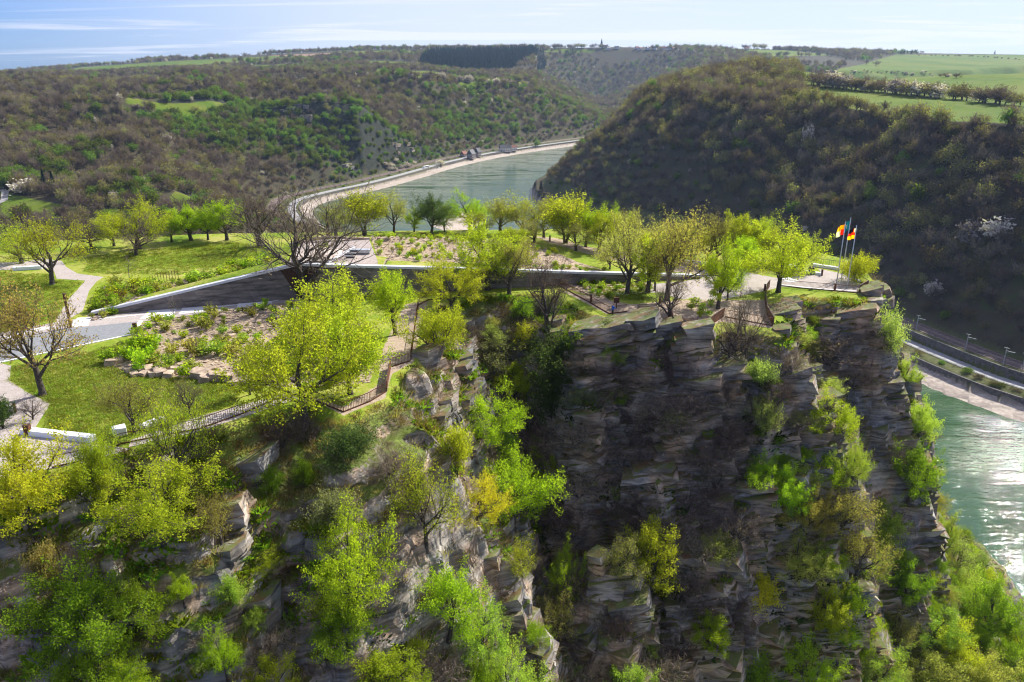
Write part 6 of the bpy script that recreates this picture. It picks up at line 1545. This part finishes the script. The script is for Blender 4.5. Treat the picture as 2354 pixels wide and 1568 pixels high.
# blossoming bushes and marked trees on the far banks
for k in range(15):
    B = hit(882 + k * 4.6 + rg.uniform(-3, 3), 384 + rg.uniform(-9, 9) + (k - 7) * -.5); far_tree('white%d' % (k % 2), B, rg.uniform(7, 11), rg.uniform(4, 6.5), 'white blossoming bush in the blossoming band at the foot of the crag', 'bush', 'blossom band at the crag foot', name='blossom_bush')
for px, py, kd, w, h, lab in [(1012, 380, 'white0', 12, 8, 'single white blossoming tree beside the riverside road'), (1235, 340, 'green1', 11, 12, 'round tree beside the road at the river bend'), (88, 352, 'green2', 15, 13, 'bright yellow green tree alone in the brown wood at left'), (60, 445, 'white1', 16, 12, 'white blossoming tree above the left road bend'),
                              (105, 440, 'fir0', 7, 18, 'dark fir beside the blossoming tree at left'), (125, 442, 'fir1', 7, 17, 'second dark fir beside the blossoming tree at left'), (1830, 198, 'green0', 14, 15, 'round yellow green tree on the rim across the river'), (1880, 205, 'bare1', 18, 20, 'broad bare tree on the rim across the river'),
                              (1990, 150, 'bare2', 22, 20, 'bare tree on the skyline field, left of a pair'), (2012, 152, 'bare3', 20, 18, 'bare tree on the skyline field, right of a pair'), (2118, 124, 'bare0', 16, 14, 'clump tree on the right skyline'), (2285, 122, 'fir0', 9, 16, 'dark pine on the right skyline'),
                              (1243, 446, 'fir1', 7, 13, 'dark fir on the nose of the opposite slope by the river'), (1855, 345, 'white1', 8, 18, 'pale blossoming poplar in the gully of the opposite slope'), (2225, 565, 'white0', 14, 15, 'white blossoming tree on the opposite slope, left of the pair'), (2290, 555, 'white1', 13, 14, 'white blossoming tree on the opposite slope, right of the pair'), (2142, 680, 'white0', 9, 9, 'small white blossoming tree low on the opposite slope'),
                              (585, 255, 'bare2', 12, 11, 'bare tree on the left meadow edge'), (448, 262, 'bud1', 9, 10, 'lone dark tree standing on the left meadow'), (380, 137, 'bare0', 20, 16, 'lone round tree on the left skyline')]:
    far_tree(kd, hit(px, py), w, h, lab)
# hedges on the right fields, groves on the skyline
def grove(line, n_, sc, lab, kinds, nm='hedge_tree'):
    for k in range(n_):
        f = (k + rg.random()) / n_ * (len(line) - 1); i = min(int(f), len(line) - 2); t = f - i
        B = hit(line[i][0] * (1 - t) + line[i + 1][0] * t + rg.uniform(-3, 3), line[i][1] * (1 - t) + line[i + 1][1] * t + rg.uniform(-1, 1)); kd = rg.choice(kinds); s_ = sc * rg.uniform(.7, 1.2)
        far_tree(kd, B, s_ * 1.25, s_, lab, 'tree', lab, name=nm)
grove([(1950, 168), (2040, 170), (2100, 172), (2200, 180)], 26, 5.5, 'dark bush in the hedge across the right fields', ['bare0', 'bare3', 'bud2', 'white1'])
grove([(2105, 128), (2230, 131), (2353, 138)], 22, 6.5, 'bush in the upper hedge of the right fields', ['bare1', 'bud0'])
grove([(1860, 196), (1960, 208), (2060, 216), (2160, 226), (2353, 246)], 52, 13, 'tree in the row on the rim of the opposite slope', ['bare0', 'bare2', 'bud0', 'bud1', 'white0'])
grove([(252, 151), (330, 146), (380, 141)], 16, 16, 'dark tree in the copse on the left skyline', ['bare0', 'bud1', 'bare3'])
grove([(1700, 112), (1810, 113), (1950, 128)], 16, 22, 'dark tree on the skyline right of the church', ['bare0', 'bud1', 'bare3'])
grove([(1100, 115), (1400, 114)], 30, 20, 'dark tree on the skyline behind the conifer wood', ['bare0', 'bud1', 'bare2'])
grove([(0, 168), (90, 160), (180, 156)], 20, 15, 'dark tree on the far left skyline', ['bare2', 'bud1'])
grove([(940, 180), (1050, 188), (1200, 196)], 22, 13, 'bush in the hedges of the terrace fields', ['bare2', 'bud1', 'white0'])
# hilltop village and church
ch = hit(1382, 113); root = empty('church', ch, .4, 'church with pointed spire on the skyline', 'church'); MB().box((0, 0, 10), (6, 6, 18)).build('tower', M['plaster'], root); b = MB(); b.add([(-3.4, -3.4, 18), (3.4, -3.4, 18), (3.4, 3.4, 18), (-3.4, 3.4, 18), (0, 0, 40)], [(3, 2, 1, 0), (0, 1, 4), (1, 2, 4), (2, 3, 4), (3, 0, 4)]); b.build('spire', M['roofslate'], root); MB().box((16, 0, 6), (24, 12, 13)).build('nave', M['plaster'], root)
for k in range(26):
    px = rg.uniform(1395, 1720); r_ = house(px, 115 + rg.uniform(-1, 2), rg.uniform(12, 20), 11, 6, 5, rg.uniform(-.6, .6), M['plaster'], rg.choice([M['roofslate'], M['roofred']]), 'pale house of the hilltop village on the skyline'); r_['group'] = 'houses of the hilltop village'
# country road at the left
ribbon('road', [Vector(hit(px, py)[:2]) for px, py in [(-40, 425), (0, 432), (12, 442), (10, 462), (-20, 478)]], 5, lambda p: float(H(np.array([p.x]), np.array([p.y]))[0]) + .25, M['darkasphalt'], 'bend of a country road on the left slope', .4)

# ------------------------------------------------------------------ haze
m, t, out = newmat('haze'); pv = t.nodes.new('ShaderNodeVolumePrincipled'); pv.inputs['Color'].default_value = (.52, .72, 1.0, 1); pv.inputs['Density'].default_value = .000042; pv.inputs['Anisotropy'].default_value = .2
t.links.new(pv.outputs[0], out.inputs[1])
o = MB().box((0, 0, 0), (14600, 14600, 1)).build('haze', m); zs_ = np.array([FZ2.min(), FZ2.max()]); o.scale = (1, 1, 360.0); o.location = (0, 0, -130 - 30 + 180); props(o, 'thin blue haze in the valley air', kind='stuff')
